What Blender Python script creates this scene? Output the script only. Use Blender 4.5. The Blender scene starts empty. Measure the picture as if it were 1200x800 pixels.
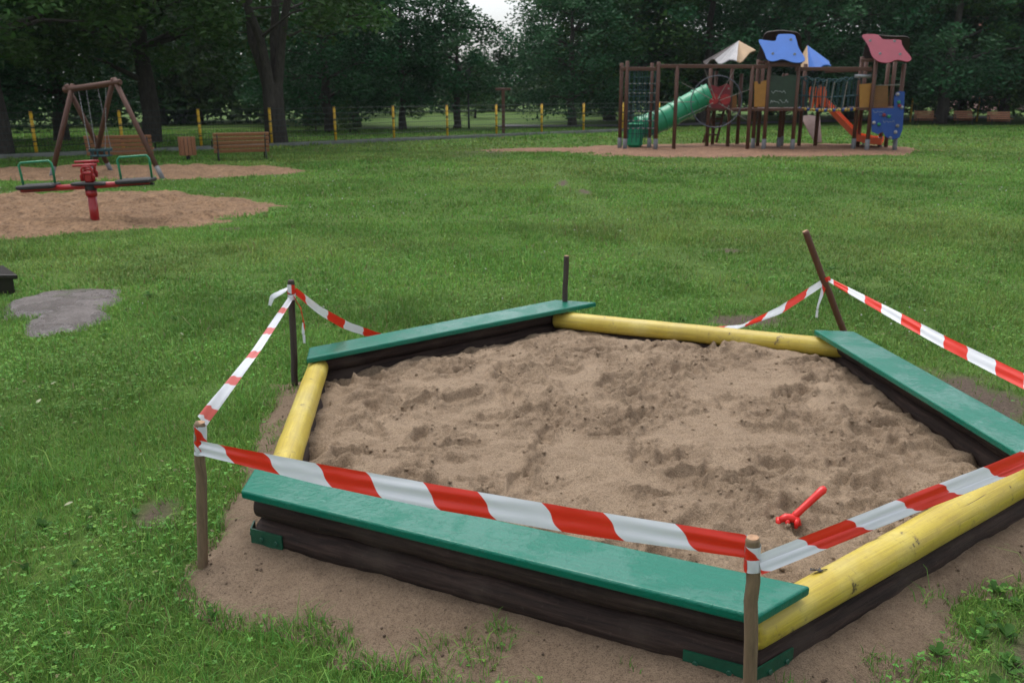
import bpy, math, random
import numpy as np
from mathutils import Vector, Matrix, Euler

C = bpy.context.scene.collection
R = math.radians
PI = math.pi
rng = np.random.default_rng(7)
random.seed(7)

# ------------------------------------------------------------------ camera geometry (used to survey positions off the photo)
CAM_H, PITCH, ROLL, FPX = 1.6, R(16.14), .006, 1004.0
_f = np.array([0, math.cos(PITCH), -math.sin(PITCH)]); _r = np.array([1., 0, 0]); _u = np.cross(_r, _f)
_c, _s = math.cos(ROLL), math.sin(ROLL)
def _ray(u, v):
    x = (u - 600) / FPX; y = -(v - 400) / FPX
    return _f + (_c * x + _s * y) * _r + (-_s * x + _c * y) * _u
def at(u, v, z=0.0):
    d = _ray(u, v); return np.array([0, 0, CAM_H]) + d * ((z - CAM_H) / d[2])
def atY(u, v, Y):
    d = _ray(u, v); return np.array([0, 0, CAM_H]) + d * (Y / d[1])
def proj(P):
    q = np.asarray(P, float) - np.array([0, 0, CAM_H]); zc = q @ _f; xs = q @ _r / zc; ys = q @ _u / zc
    return 600 + FPX * (_c * xs - _s * ys), 400 - FPX * (_s * xs + _c * ys)
def gx(px, Y):
    return (px - 600) / FPX * (Y * math.cos(PITCH) + 1.6 * math.sin(PITCH))

# ------------------------------------------------------------------ noise
def _hash(ix, iy, seed):
    h = (ix.astype(np.int64) * 374761393 + iy.astype(np.int64) * 668265263 + seed * 974634777) & 0xFFFFFFFF
    h = ((h ^ (h >> 13)) * 1274126177) & 0xFFFFFFFF
    h = h ^ (h >> 16)
    return (h & 0xFFFF) / 65535.0
def vn(x, y, seed=0):
    x = np.asarray(x, float); y = np.asarray(y, float)
    ix = np.floor(x); iy = np.floor(y); fx = x - ix; fy = y - iy
    fx = fx * fx * fx * (fx * (fx * 6 - 15) + 10); fy = fy * fy * fy * (fy * (fy * 6 - 15) + 10)
    a = _hash(ix, iy, seed); b = _hash(ix + 1, iy, seed); c = _hash(ix, iy + 1, seed); d = _hash(ix + 1, iy + 1, seed)
    return (a * (1 - fx) + b * fx) * (1 - fy) + (c * (1 - fx) + d * fx) * fy
def fbm(x, y, o=4, seed=0):
    t = 0; amp = .5; n = 0
    for k in range(o):
        ca, sa = math.cos(k * .7 + .3), math.sin(k * .7 + .3)
        t = t + amp * vn((x * ca - y * sa) * 2 ** k, (x * sa + y * ca) * 2 ** k, seed + k * 17); n += amp; amp *= .5
    return t / n
def smooth(a, b, x):
    t = np.clip((x - a) / (b - a), 0, 1); return t * t * (3 - 2 * t)

# ------------------------------------------------------------------ materials
def newmat(name):
    m = bpy.data.materials.new(name); m.use_nodes = True
    nt = m.node_tree; nt.nodes.clear()
    out = nt.nodes.new('ShaderNodeOutputMaterial'); b = nt.nodes.new('ShaderNodeBsdfPrincipled')
    nt.links.new(b.outputs[0], out.inputs[0])
    return m, nt, b
def nd(nt, t, **kw):
    n = nt.nodes.new(t)
    for k, v in kw.items():
        if k.startswith('i_'): n.inputs[int(k[2:])].default_value = v
        else: setattr(n, k, v)
    return n
def noise(nt, scale, detail=4, rough=.55, vec=None, dist=0):
    n = nd(nt, 'ShaderNodeTexNoise'); n.inputs['Scale'].default_value = scale; n.inputs['Detail'].default_value = detail
    n.inputs['Roughness'].default_value = rough; n.inputs['Distortion'].default_value = dist
    if vec is not None: nt.links.new(vec, n.inputs['Vector'])
    return n.outputs['Fac']
def ramp(nt, fac, stops):
    r = nd(nt, 'ShaderNodeValToRGB'); e = r.color_ramp.elements
    while len(e) < len(stops): e.new(.5)
    for k, (p, c) in enumerate(stops):
        e[k].position = p; e[k].color = (c[0], c[1], c[2], 1) if not isinstance(c, (int, float)) else (c, c, c, 1)
    nt.links.new(fac, r.inputs[0]); return r.outputs[0]
def bump(nt, h, strength, dist, b, prev=None):
    n = nd(nt, 'ShaderNodeBump'); n.inputs['Strength'].default_value = strength; n.inputs['Distance'].default_value = dist
    nt.links.new(h, n.inputs['Height'])
    if prev is not None: nt.links.new(prev, n.inputs['Normal'])
    nt.links.new(n.outputs[0], b.inputs['Normal']); return n.outputs[0]
def mixc(nt, f, a, b, mode='MIX'):
    n = nd(nt, 'ShaderNodeMix', data_type='RGBA', blend_type=mode)
    for sock, v in ((0, f), (6, a), (7, b)):
        if isinstance(v, (int, float)): n.inputs[sock].default_value = v
        elif isinstance(v, tuple): n.inputs[sock].default_value = (*v[:3], 1)
        else: nt.links.new(v, n.inputs[sock])
    return n.outputs[2]
def mathn(nt, op, a, b=None, c=None):
    n = nd(nt, 'ShaderNodeMath', operation=op)
    for k, v in enumerate((a, b, c)):
        if v is None: continue
        if isinstance(v, (int, float)): n.inputs[k].default_value = v
        else: nt.links.new(v, n.inputs[k])
    return n.outputs[0]
def acoord(nt, scale=(1, 1, 1)):
    t = nd(nt, 'ShaderNodeAttribute', attribute_name='tuv').outputs['Vector']; mp = nd(nt, 'ShaderNodeMapping'); mp.inputs['Scale'].default_value = scale; nt.links.new(t, mp.inputs[0]); return mp.outputs[0]
def coord(nt, which='Object', scale=None):
    t = nd(nt, 'ShaderNodeTexCoord').outputs[which]
    if scale:
        mp = nd(nt, 'ShaderNodeMapping'); mp.inputs['Scale'].default_value = scale; nt.links.new(t, mp.inputs[0]); t = mp.outputs[0]
    return t
def plain(name, col, rough=.6, var=.25, scale=6, bumpk=.15, spec=.5, metal=0, stretch=None):
    col = tuple(c * .74 for c in col)
    m, nt, b = newmat(name)
    v = coord(nt, 'Object', stretch)
    f = noise(nt, scale, 5, .6, v)
    lo = tuple(c * (1 - var) for c in col); hi = tuple(min(1, c * (1 + var)) for c in col)
    nt.links.new(ramp(nt, f, [(.3, lo), (.7, hi)]), b.inputs['Base Color'])
    b.inputs['Roughness'].default_value = rough; b.inputs['Specular IOR Level'].default_value = spec; b.inputs['Metallic'].default_value = metal
    if bumpk: bump(nt, noise(nt, scale * 6, 4, .6, v), bumpk, .01, b)
    return m

M = {}
def wood(name, col, rough=.6, dark=.5, s=8):
    col = tuple(c * .72 for c in col)
    m, nt, b = newmat(name)
    v = coord(nt, 'Object', (1, 1, 1))
    g = noise(nt, s, 5, .65, coord(nt, 'Object', (6, 6, .7)), 1.5)
    g2 = noise(nt, 2.5, 3, .6, v)
    base = ramp(nt, g, [(.3, tuple(c * dark for c in col)), (.65, col)])
    nt.links.new(mixc(nt, mathn(nt, 'MULTIPLY', g2, .5), base, tuple(c * .55 for c in col)), b.inputs['Base Color'])
    b.inputs['Roughness'].default_value = rough
    bump(nt, g, .25, .006, b)
    return m
M['play_wood'] = wood('stained_wood', (.14, .048, .022), .6)
M['stake'] = wood('stake_wood', (.30, .20, .115), .75, .5, 10)
M['stake_grey'] = wood('weathered_stake_wood', (.085, .062, .048), .8, .5, 10)
M['stake_red'] = wood('red_brown_stake_wood', (.16, .058, .026), .65, .6, 10)
M['cut_end'] = plain('cut_wood', (.46, .27, .15), .8, .3, 60)
M['bench_wood'] = wood('bench_wood', (.52, .215, .10), .55)
M['steel'] = plain('galvanised_steel', (.35, .36, .38), .45, .15, 20, .1, .5, .6)
M['iron'] = plain('dark_iron', (.025, .03, .03), .5, .2)
M['red_paint'] = plain('red_paint', (.42, .018, .022), .3, .15, 5, .03)
M['green_tube'] = plain('green_tube_paint', (.02, .26, .12), .35, .15, 8, .03)
M['rubber'] = plain('black_rubber', (.018, .018, .02), .6, .2)
M['slide_green'] = plain('green_plastic', (.012, .33, .15), .3, .12, 2, .02)
M['blue'] = plain('blue_panel_paint', (.045, .19, .66), .4, .08, 3, .02)
M['blue_dark'] = plain('deep_blue_panel_paint', (.012, .07, .33), .45, .15, 4, .05)
M['maroon'] = plain('raspberry_panel_paint', (.34, .045, .075), .4, .1, 3, .02)
M['grey_panel'] = plain('pale_grey_panel', (.36, .35, .36), .5, .15, 4, .03)
M['cream'] = plain('cream_panel', (.60, .40, .22), .5, .12, 4, .03)
M['ochre'] = plain('ochre_panel', (.42, .19, .025), .5, .15, 4, .03)
M['ochre_dark'] = plain('brown_ochre_panel', (.27, .11, .02), .5, .15, 4, .03)
M['green_dark'] = plain('dark_green_panel', (.018, .042, .02), .55, .3, 5, .05)
M['red_panel'] = plain('red_panel', (.25, .015, .025), .45, .2, 5, .03)
M['orange'] = plain('orange_plastic', (.95, .14, .03), .3, .12, 3, .02)
M['ramp'] = plain('pinkish_grey_board', (.55, .41, .38), .6, .2, 5, .05)
M['rope_blue'] = plain('turquoise_rope', (.022, .075, .085), .8, .3, 30, .1)
M['rope_pale'] = plain('pale_rope', (.24, .23, .20), .8, .3, 30, .1)
M['yellow_pl'] = plain('yellow_plastic', (.62, .40, .06), .4, .15)
M['fence_yellow'] = plain('yellow_fence_paint', (.80, .47, .02), .45, .2, 8, .05)
M['fence_wire'] = plain('dark_green_wire', (.012, .028, .022), .5, .2)
M['concrete'] = plain('concrete', (.20, .215, .19), .85, .3, 4, .3)
M['asphalt'] = plain('path_asphalt', (.10, .10, .105), .8, .2, 3, .2)
M['toy_red'] = plain('toy_red_plastic', (.80, .018, .012), .25, .06, 4, .0)
M['dead_leaf'] = plain('dead_leaf', (.03, .022, .014), .5, .4, 40)
M['hoop'] = plain('blue_grey_steel', (.09, .10, .13), .5, .1)
M['foot'] = plain('dull_steel_foot', (.17, .17, .175), .6, .2)
M['roof_back'] = wood('dark_roof_board', (.04, .016, .011))
M['slab'] = wood('wet_dark_wood', (.035, .026, .024), .3, .5)
M['house'] = plain('pink_plaster', (.52, .31, .28), .9, .12, 1, .1)
M['roof_tile'] = plain('roof_tile', (.22, .09, .06), .8, .3, 5, .3)
M['window'] = plain('window_glass', (.03, .035, .04), .1, .2)
M['white_trim'] = plain('white_trim', (.7, .7, .7), .5, .05)
M['pale_stone'] = plain('pale_stone', (.45, .47, .48), .8, .2, 4, .2)
M['bolt'] = plain('bolt', (.015, .10, .06), .4, .1)
M['scribble'] = plain('white_scribble', (.45, .5, .48), .7, .2, 20, 0)

# green wet paint with rain water lying in rippled films
m, nt, b = newmat('wet_green_paint')
v = coord(nt, 'Object')
film = noise(nt, 46, 4, .6, v, .8); big = noise(nt, 5.5, 4, .55, v, .6); gr = noise(nt, 7, 6, .7, acoord(nt, (.5, 14, 14)), .3)
wet = ramp(nt, mathn(nt, 'ADD', mathn(nt, 'MULTIPLY', film, .5), big), [(.68, .25), (.83, .9)])
gc = mixc(nt, ramp(nt, gr, [(.38, .5), (.6, 0.0)]), (.0008, .140, .088), (.0008, .108, .067))
gc = mixc(nt, ramp(nt, noise(nt, 26, 6, .75, v), [(.63, 0.0), (.70, .45)]), gc, (.012, .08, .055))
gc = mixc(nt, ramp(nt, noise(nt, 85, 4, .7, v), [(.70, 0.0), (.76, .4)]), gc, (.08, .09, .07))
nt.links.new(gc, b.inputs['Base Color'])
b.inputs['Roughness'].default_value = .38; b.inputs['Specular IOR Level'].default_value = .22
nt.links.new(wet, b.inputs['Coat Weight']); b.inputs['Coat Roughness'].default_value = .03; b.inputs['Coat IOR'].default_value = 1.33
n0 = bump(nt, gr, .18, .004, b)
n1 = bump(nt, wet, .30, .003, b, n0)
bump(nt, film, .26, .012, b, n1)
cb = nd(nt, 'ShaderNodeBump'); cb.inputs['Strength'].default_value = .22; cb.inputs['Distance'].default_value = .01; nt.links.new(film, cb.inputs['Height']); nt.links.new(cb.outputs[0], b.inputs['Coat Normal'])
M['green_paint'] = m

# yellow painted log with wear, knots and dirt
m, nt, b = newmat('worn_yellow_paint')
v = coord(nt, 'Object')
n_a = noise(nt, 5, 5, .6, v); n_b = noise(nt, 60, 5, .65, v); n_c = noise(nt, 2.6, 3, .5, v); n_d = noise(nt, 13, 6, .7, v)
gr = noise(nt, 9, 6, .7, acoord(nt, (.35, 9, 9)), .4); crack = noise(nt, 5, 3, .6, acoord(nt, (.22, 12, 12)), .2)
base = ramp(nt, n_a, [(.3, (.44, .33, .035)), (.5, (.50, .39, .05)), (.7, (.55, .46, .12))])
base = mixc(nt, ramp(nt, gr, [(.42, .45), (.58, 0.0)]), base, (.30, .215, .045))
base = mixc(nt, ramp(nt, n_b, [(.56, 0.0), (.68, .35)]), base, (.24, .17, .05))
base = mixc(nt, mathn(nt, 'MULTIPLY', ramp(nt, n_d, [(.57, 0.0), (.64, .8)]), ramp(nt, gr, [(.45, .15), (.6, .8)])), base, (.21, .15, .06))
base = mixc(nt, ramp(nt, n_d, [(.64, 0.0), (.67, .9)]), base, (.06, .04, .018))
base = mixc(nt, ramp(nt, crack, [(.70, 0.0), (.72, .8)]), base, (.09, .06, .025))
base = mixc(nt, ramp(nt, n_c, [(.55, 0.0), (.72, .35)]), base, (.27, .20, .06))
nt.links.new(base, b.inputs['Base Color']); b.inputs['Roughness'].default_value = .42
n1 = bump(nt, gr, .25, .006, b)
bump(nt, ramp(nt, crack, [(.68, 1.0), (.73, 0.0)]), .4, .004, b, n1)
M['yellow_paint'] = m

# dark impregnated logs, damp
m, nt, b = newmat('dark_log_wood')
v = coord(nt, 'Object')
n_a = noise(nt, 8, 6, .7, acoord(nt, (.4, 7, 7)), .5); n_b = noise(nt, 60, 4, .6, v); n_c = noise(nt, 3, 5, .6, v)
base = ramp(nt, n_a, [(.32, (.010, .0065, .0055)), (.55, (.036, .0215, .0165)), (.75, (.075, .046, .036))])
base = mixc(nt, ramp(nt, n_c, [(.5, 0.0), (.68, .6)]), base, (.075, .055, .042))
nt.links.new(mixc(nt, ramp(nt, n_b, [(.6, 0.0), (.75, .35)]), base, (.09, .066, .05)), b.inputs['Base Color'])
b.inputs['Roughness'].default_value = .75; b.inputs['Specular IOR Level'].default_value = .25
bump(nt, n_a, .6, .010, b)
M['dark_log'] = m

def sand_mat(name, dry, damp, speck, fine=1.0, attr=False):
    m, nt, b = newmat(name)
    v = coord(nt, 'Object')
    big = noise(nt, 2.6, 4, .6, v); mid = noise(nt, 14, 5, .65, v); grain = noise(nt, 240 * fine, 3, .75, v); gr2 = noise(nt, 75 * fine, 5, .72, v)
    f = mathn(nt, 'ADD', mathn(nt, 'MULTIPLY', big, .5), mathn(nt, 'MULTIPLY', mid, .5))
    if attr:
        at_ = nd(nt, 'ShaderNodeAttribute', attribute_name='col'); f = mathn(nt, 'SUBTRACT', mathn(nt, 'ADD', f, .05), mathn(nt, 'MULTIPLY', at_.outputs['Fac'], .10))
    c = ramp(nt, f, [(.34, damp), (.62, dry)])
    c = mixc(nt, ramp(nt, gr2, [(.36, .6), (.5, 0.0)]), c, tuple(x * .6 for x in damp))
    c = mixc(nt, ramp(nt, grain, [(.38, .7), (.5, 0.0)]), c, tuple(x * .42 for x in damp))
    c = mixc(nt, ramp(nt, grain, [(.58, 0.0), (.70, .7)]), c, speck)
    nt.links.new(c, b.inputs['Base Color']); b.inputs['Roughness'].default_value = .9; b.inputs['Specular IOR Level'].default_value = .25
    n1 = bump(nt, gr2, .8, .018 / fine ** .5, b)
    bump(nt, grain, .7, .006 / fine ** .5, b, n1)
    return m
M['sand'] = sand_mat('sand_grains', (.365, .268, .178), (.265, .188, .122), (.45, .355, .25), 1.0, True)
M['spill'] = sand_mat('damp_sand', (.268, .194, .130), (.175, .122, .079), (.29, .22, .15))
M['crumb'] = sand_mat('soil_crumbs', (.17, .12, .08), (.10, .068, .045), (.24, .18, .13))
M['patch'] = sand_mat('coarse_sand', (.27, .165, .092), (.14, .082, .045), (.26, .18, .11), .12)
M['gravel'] = sand_mat('wet_gravel', (.20, .175, .165), (.10, .085, .075), (.27, .245, .235), .5)
_nt = M['gravel'].node_tree; _nt.links.new(ramp(_nt, noise(_nt, 3.2, 4, .6, coord(_nt)), [(.44, .05), (.54, .6)]), _nt.nodes['Principled BSDF'].inputs['Roughness'])
M['bark_chip'] = sand_mat('bark_mulch', (.29, .165, .10), (.16, .088, .054), (.32, .22, .14), .1)

def leafmat(name, mul=(1, 1, 1), rough=.5, trans=.25):
    m, nt, b = newmat(name)
    a = nd(nt, 'ShaderNodeAttribute', attribute_name='col')
    nt.links.new(mixc(nt, 1.0, a.outputs['Color'], mul, 'MULTIPLY'), b.inputs['Base Color'])
    b.inputs['Roughness'].default_value = rough; b.inputs['Specular IOR Level'].default_value = .14
    tr = nd(nt, 'ShaderNodeBsdfTranslucent'); nt.links.new(mixc(nt, 1.0, a.outputs['Color'], tuple(x * 1.2 for x in mul), 'MULTIPLY'), tr.inputs[0])
    mx = nd(nt, 'ShaderNodeMixShader'); mx.inputs[0].default_value = trans
    nt.links.new(b.outputs[0], mx.inputs[1]); nt.links.new(tr.outputs[0], mx.inputs[2])
    nt.links.new(mx.outputs[0], nt.nodes['Material Output'].inputs[0])
    return m
M['grass'] = leafmat('grass_blades', (1, 1, 1), .5, .3)
M['leaf'] = leafmat('tree_leaves', (1, 1, 1), .55, .2)
def bark():
    m, nt, b = newmat('bark')
    v = coord(nt, 'Object', (5, 5, 1.2)); f = noise(nt, 3, 6, .7, v, .5)
    nt.links.new(ramp(nt, f, [(.3, (.018, .015, .012)), (.7, (.07, .058, .047))]), b.inputs['Base Color'])
    b.inputs['Roughness'].default_value = .9; bump(nt, f, .8, .05, b)
    return m
M['bark'] = bark()

m, nt, b = newmat('striped_barrier_film')
a = nd(nt, 'ShaderNodeAttribute', attribute_name='tuv'); sp = nd(nt, 'ShaderNodeSeparateXYZ'); nt.links.new(a.outputs['Vector'], sp.inputs[0])
u_, v_ = sp.outputs[0], sp.outputs[1]
ph = mathn(nt, 'ADD', mathn(nt, 'DIVIDE', u_, .374), mathn(nt, 'ADD', mathn(nt, 'MULTIPLY', v_, .17), mathn(nt, 'MULTIPLY', mathn(nt, 'SINE', mathn(nt, 'MULTIPLY', v_, 6.28)), .018)))
fr = mathn(nt, 'FRACT', ph)
tri = mathn(nt, 'ABSOLUTE', mathn(nt, 'SUBTRACT', fr, .5))
nt.links.new(mixc(nt, ramp(nt, tri, [(.236, 0.0), (.242, 1.0)]), (.74, .036, .016), (.78, .80, .84)), b.inputs['Base Color'])
b.inputs['Roughness'].default_value = .3
tr = nd(nt, 'ShaderNodeBsdfTranslucent'); nt.links.new(mixc(nt, ramp(nt, tri, [(.236, 0.0), (.242, 1.0)]), (.45, .02, .01), (.45, .46, .48)), tr.inputs[0])
mx = nd(nt, 'ShaderNodeMixShader'); mx.inputs[0].default_value = .25
nt.links.new(b.outputs[0], mx.inputs[1]); nt.links.new(tr.outputs[0], mx.inputs[2]); nt.links.new(mx.outputs[0], nt.nodes['Material Output'].inputs[0])
M['tape'] = m
mp_ = m.copy(); mp_.name = 'twisted_barrier_film'; M['tape_pale'] = mp_
for n_ in mp_.node_tree.nodes:
    if n_.type == 'VALTORGB': n_.color_ramp.elements[0].position = .13; n_.color_ramp.elements[1].position = .15; 
    if n_.type == 'MIX':
        if n_.inputs[6].default_value[0] > .7: n_.inputs[6].default_value = (.72, .16, .14, 1)

# ------------------------------------------------------------------ mesh helpers
class MB:
    def __init__(s): s.v = []; s.f = []; s.sm = []
    def add(s, vs, fs, smooth=False):
        o = len(s.v); s.v += [tuple(map(float, p)) for p in vs]; s.f += [tuple(o + i for i in f) for f in fs]; s.sm += [smooth] * len(fs); return s
    def box(s, c, size, rot=(0, 0, 0), bev=0.0, mat=None):
        hx, hy, hz = [q / 2 for q in size]
        if bev:
            b = bev; pts = []
            outl = [(-hx + b, -hy), (hx - b, -hy), (hx, -hy + b), (hx, hy - b), (hx - b, hy), (-hx + b, hy), (-hx, hy - b), (-hx, -hy + b)]
            inn = [(x * (hx - b) / hx, y * (hy - b) / hy) for x, y in outl]
            rings = [[(x, y, -hz) for x, y in inn], [(x, y, -hz + b) for x, y in outl], [(x, y, hz - b) for x, y in outl], [(x, y, hz) for x, y in inn]]
            vs = [p for r in rings for p in r]; fs = []
            for k in range(3):
                for i in range(8): j = (i + 1) % 8; fs.append((k * 8 + i, k * 8 + j, k * 8 + 8 + j, k * 8 + 8 + i))
            fs.append(tuple(range(7, -1, -1))); fs.append(tuple(range(24, 32)))
        else:
            vs = [(x, y, z) for z in (-hz, hz) for x, y in ((-hx, -hy), (hx, -hy), (hx, hy), (-hx, hy))]
            fs = [(3, 2, 1, 0), (4, 5, 6, 7), (0, 1, 5, 4), (1, 2, 6, 5), (2, 3, 7, 6), (3, 0, 4, 7)]
        mt = mat if mat is not None else Matrix.Translation(c) @ Euler(rot).to_matrix().to_4x4()
        return s.add([mt @ Vector(p) for p in vs], fs)
    def tube(s, pts, r, n=10, caps=True, round_=0.0, jit=0.0):
        pts = [Vector(map(float, p)) for p in pts]; rs = r if isinstance(r, (list, tuple)) else [r] * len(pts)
        if round_:
            d0 = (pts[0] - pts[1]).normalized(); d1 = (pts[-1] - pts[-2]).normalized()
            e = round_; pts = [pts[0] , pts[0] - d0 * e] + pts[1:-1] + [pts[-1] - d1 * e, pts[-1]]
            rs = [rs[0] * .72, rs[0]] + list(rs[1:-1]) + [rs[-1], rs[-1] * .72]
        vs = []; fs = []; up = None
        for i, p in enumerate(pts):
            t = (pts[min(i + 1, len(pts) - 1)] - pts[max(i - 1, 0)]).normalized()
            if up is None:
                up = Vector((0, 0, 1)) if abs(t.z) < .9 else Vector((1, 0, 0))
            a = t.cross(up).normalized(); bb = a.cross(t).normalized(); up = bb
            for k in range(n):
                w = 2 * PI * k / n; rr = rs[i] * (1 + (random.uniform(-jit, jit) if jit else 0))
                vs.append(p + a * math.cos(w) * rr + bb * math.sin(w) * rr)
        for i in range(len(pts) - 1):
            for k in range(n):
                j = (k + 1) % n; fs.append((i * n + k, i * n + j, i * n + n + j, i * n + n + k))
        o = len(s.f); s.add(vs, fs, True)
        if caps:
            b0 = len(s.v) - len(vs)
            s.f.append(tuple(b0 + k for k in range(n - 1, -1, -1))); s.sm.append(False)
            s.f.append(tuple(b0 + (len(pts) - 1) * n + k for k in range(n))); s.sm.append(False)
        return s
    def prism(s, outline, axis_o, ax, ay, thick):
        """outline in (x,y) -> o + x*ax + y*ay, extruded along ax x ay by thick"""
        ax = Vector(ax).normalized(); ay = Vector(ay).normalized(); nn = ax.cross(ay).normalized(); o = Vector(axis_o)
        n = len(outline); vs = [o + ax * x + ay * y + nn * (thick / 2) for x, y in outline] + [o + ax * x + ay * y - nn * (thick / 2) for x, y in outline]
        fs = [tuple(range(n)), tuple(range(2 * n - 1, n - 1, -1))] + [(i, n + i, n + (i + 1) % n, (i + 1) % n) for i in range(n)]
        return s.add(vs, fs)
    def poly(s, top, thick):
        """top: list of 3d points (same plane), extruded straight down"""
        n = len(top); vs = [tuple(p) for p in top] + [(p[0], p[1], p[2] - thick) for p in top]
        fs = [tuple(range(n)), tuple(range(2 * n - 1, n - 1, -1))] + [(i, n + i, n + (i + 1) % n, (i + 1) % n) for i in range(n)]
        return s.add(vs, fs)
    def build(s, name, mat, parent=None, off=None, bevel=0, seg=2):
        me = bpy.data.meshes.new(name)
        v = s.v
        if off is not None: v = [(a - off[0], b - off[1], c - off[2]) for a, b, c in v]
        me.from_pydata(v, [], s.f); me.polygons.foreach_set('use_smooth', s.sm); me.validate(); me.update()
        import bmesh
        bm = bmesh.new(); bm.from_mesh(me); bmesh.ops.recalc_face_normals(bm, faces=bm.faces); bm.to_mesh(me); bm.free()
        me.materials.append(mat)
        o = bpy.data.objects.new(name, me); C.objects.link(o)
        if parent is not None: o.parent = parent
        elif off is not None: o.location = off
        if bevel:
            bv = o.modifiers.new('bevel', 'BEVEL'); bv.width = bevel; bv.segments = seg; bv.limit_method = 'ANGLE'; bv.angle_limit = R(40)
        return o
def fast_mesh(name, V, quads=None, tris=None, mat=None, col=None, smooth_=False, vec=None):
    """numpy mesh"""
    me = bpy.data.meshes.new(name); nq = 0 if quads is None else len(quads); ntr = 0 if tris is None else len(tris)
    me.vertices.add(len(V)); me.vertices.foreach_set('co', np.ascontiguousarray(V, np.float32).ravel())
    loops = []; tot = []
    if nq: loops.append(np.asarray(quads, np.int32).ravel()); tot.append(np.full(nq, 4, np.int32))
    if ntr: loops.append(np.asarray(tris, np.int32).ravel()); tot.append(np.full(ntr, 3, np.int32))
    loops = np.concatenate(loops); tot = np.concatenate(tot); st = np.concatenate([[0], np.cumsum(tot)[:-1]]).astype(np.int32)
    me.loops.add(len(loops)); me.loops.foreach_set('vertex_index', loops)
    me.polygons.add(len(tot)); me.polygons.foreach_set('loop_start', st); me.polygons.foreach_set('loop_total', tot)
    if smooth_: me.polygons.foreach_set('use_smooth', np.ones(len(tot), bool))
    if col is not None:
        a = me.attributes.new('col', 'FLOAT_COLOR', 'POINT'); c4 = np.ones((len(V), 4), np.float32); c4[:, :3] = col; a.data.foreach_set('color', c4.ravel())
    if vec is not None:
        a = me.attributes.new('tuv', 'FLOAT_VECTOR', 'POINT'); a.data.foreach_set('vector', np.ascontiguousarray(vec, np.float32).ravel())
    me.update(calc_edges=True)
    if mat: me.materials.append(mat)
    return me
def link(name, me, parent=None, loc=(0, 0, 0)):
    o = bpy.data.objects.new(name, me); C.objects.link(o); o.location = loc
    if parent is not None: o.parent = parent
    return o
def tag(o, label=None, cat=None, group=None, kind=None):
    if label: o['label'] = label
    if cat: o['category'] = cat
    if group: o['group'] = group
    if kind: o['kind'] = kind
    return o
def thing(name, loc, label, cat, group=None, rz=0.0):
    o = bpy.data.objects.new(name, None); C.objects.link(o); o.location = loc; o.rotation_euler = (0, 0, rz); o.empty_display_size = .2
    return tag(o, label, cat, group)
def copy_tree(o, parent=None):
    c = o.copy(); C.objects.link(c); c.parent = parent
    for ch in list(o.children): copy_tree(ch, c)
    return c
def grid_mesh(name, X, Y, Z, mat, keep=None, smooth_=True, extra=None):
    ny, nx = X.shape; V = np.stack([X, Y, Z], -1).reshape(-1, 3)
    i = np.arange(ny * nx).reshape(ny, nx); q = np.stack([i[:-1, :-1], i[:-1, 1:], i[1:, 1:], i[1:, :-1]], -1).reshape(-1, 4)
    if keep is not None:
        k = keep.reshape(-1); q = q[k[q].all(1)]
        used = np.unique(q); rem = np.zeros(len(V), int); rem[used] = np.arange(len(used)); V = V[used]; q = rem[q]
        if extra is not None: extra = extra[used]
    return fast_mesh(name, V, quads=q, mat=mat, smooth_=smooth_, col=extra)

# ------------------------------------------------------------------ sandbox geometry (plan)
HB = .27
BOARD = {}
for k, pix in {'near': [(298, 548), (282, 574.5), (888, 722), (950, 686)], 'back': [(362, 407), (359, 420), (699, 354), (651, 351)]}.items():
    BOARD[k] = [at(*p, HB) for p in pix]
d_r = np.array([math.cos(R(95.5)), math.sin(R(95.5))])
tip = at(954, 386, HB)[:2]; outr = at(1001, 388, HB)[:2]
BOARD['side'] = [np.array([*(tip - d_r * 1.93), HB]), np.array([*(outr - d_r * 1.72), HB]), np.array([*outr, HB]), np.array([*tip, HB])]
HEX_C = np.array([.49, 3.74]); HEX_A = 1.55; HEX_T = R(-25.0)
def apoth(x, y):
    m = np.full(np.shape(x), -9.0)
    for k in range(6):
        a = HEX_T - PI / 2 + k * PI / 3
        m = np.maximum(m, (x - HEX_C[0]) * math.cos(a) + (y - HEX_C[1]) * math.sin(a))
    return m

# bare spots: (cx, cy, rx, ry, strength)
def ell(x, y, cx, cy, rx, ry, seed, rag=.35):
    d = np.hypot((x - cx) / rx, (y - cy) / ry); return d + rag * (fbm(x * 2.2 / min(rx, 1.5) + 31, y * 2.2 / min(rx, 1.5) + 17, 3, seed) - .5) * 2
def gh(x, y):
    return .02 * (fbm(x * .35 + 9, y * .35 + 4, 3, 3) - .5)
PATCHES = {}
def spill_h(x, y):
    a = apoth(x, y) - HEX_A
    ang = np.arctan2(y - HEX_C[1], x - HEX_C[0])
    reach = np.interp(ang, [-3.15, -2.77, -2.5, -2.3, -2.0, -1.85, -1.5, -1.2, -.75, -.3, 0, .5, 1, 2.2, 2.5, 2.7, 2.85, 3.15],
                      [.13, .15, .21, .25, .24, .24, .20, .14, .14, .12, .08, .03, -.05, -.05, .13, .24, .14, .15])
    reach = reach + .22 * (fbm(x * 3.1 + 5, y * 3.1, 4, 11) - .5)
    t = np.clip(1 - a / np.maximum(reach, .03), -1.5, 1)
    h = .058 * np.where(t > 0, t * (1.25 - .25 * t), t * .5) + .012 * (fbm(x * 7, y * 7, 4, 5) - .5) + .014 * (fbm(x * 22, y * 22, 3, 6) - .5) * smooth(0, .5, t)
    return h
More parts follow.
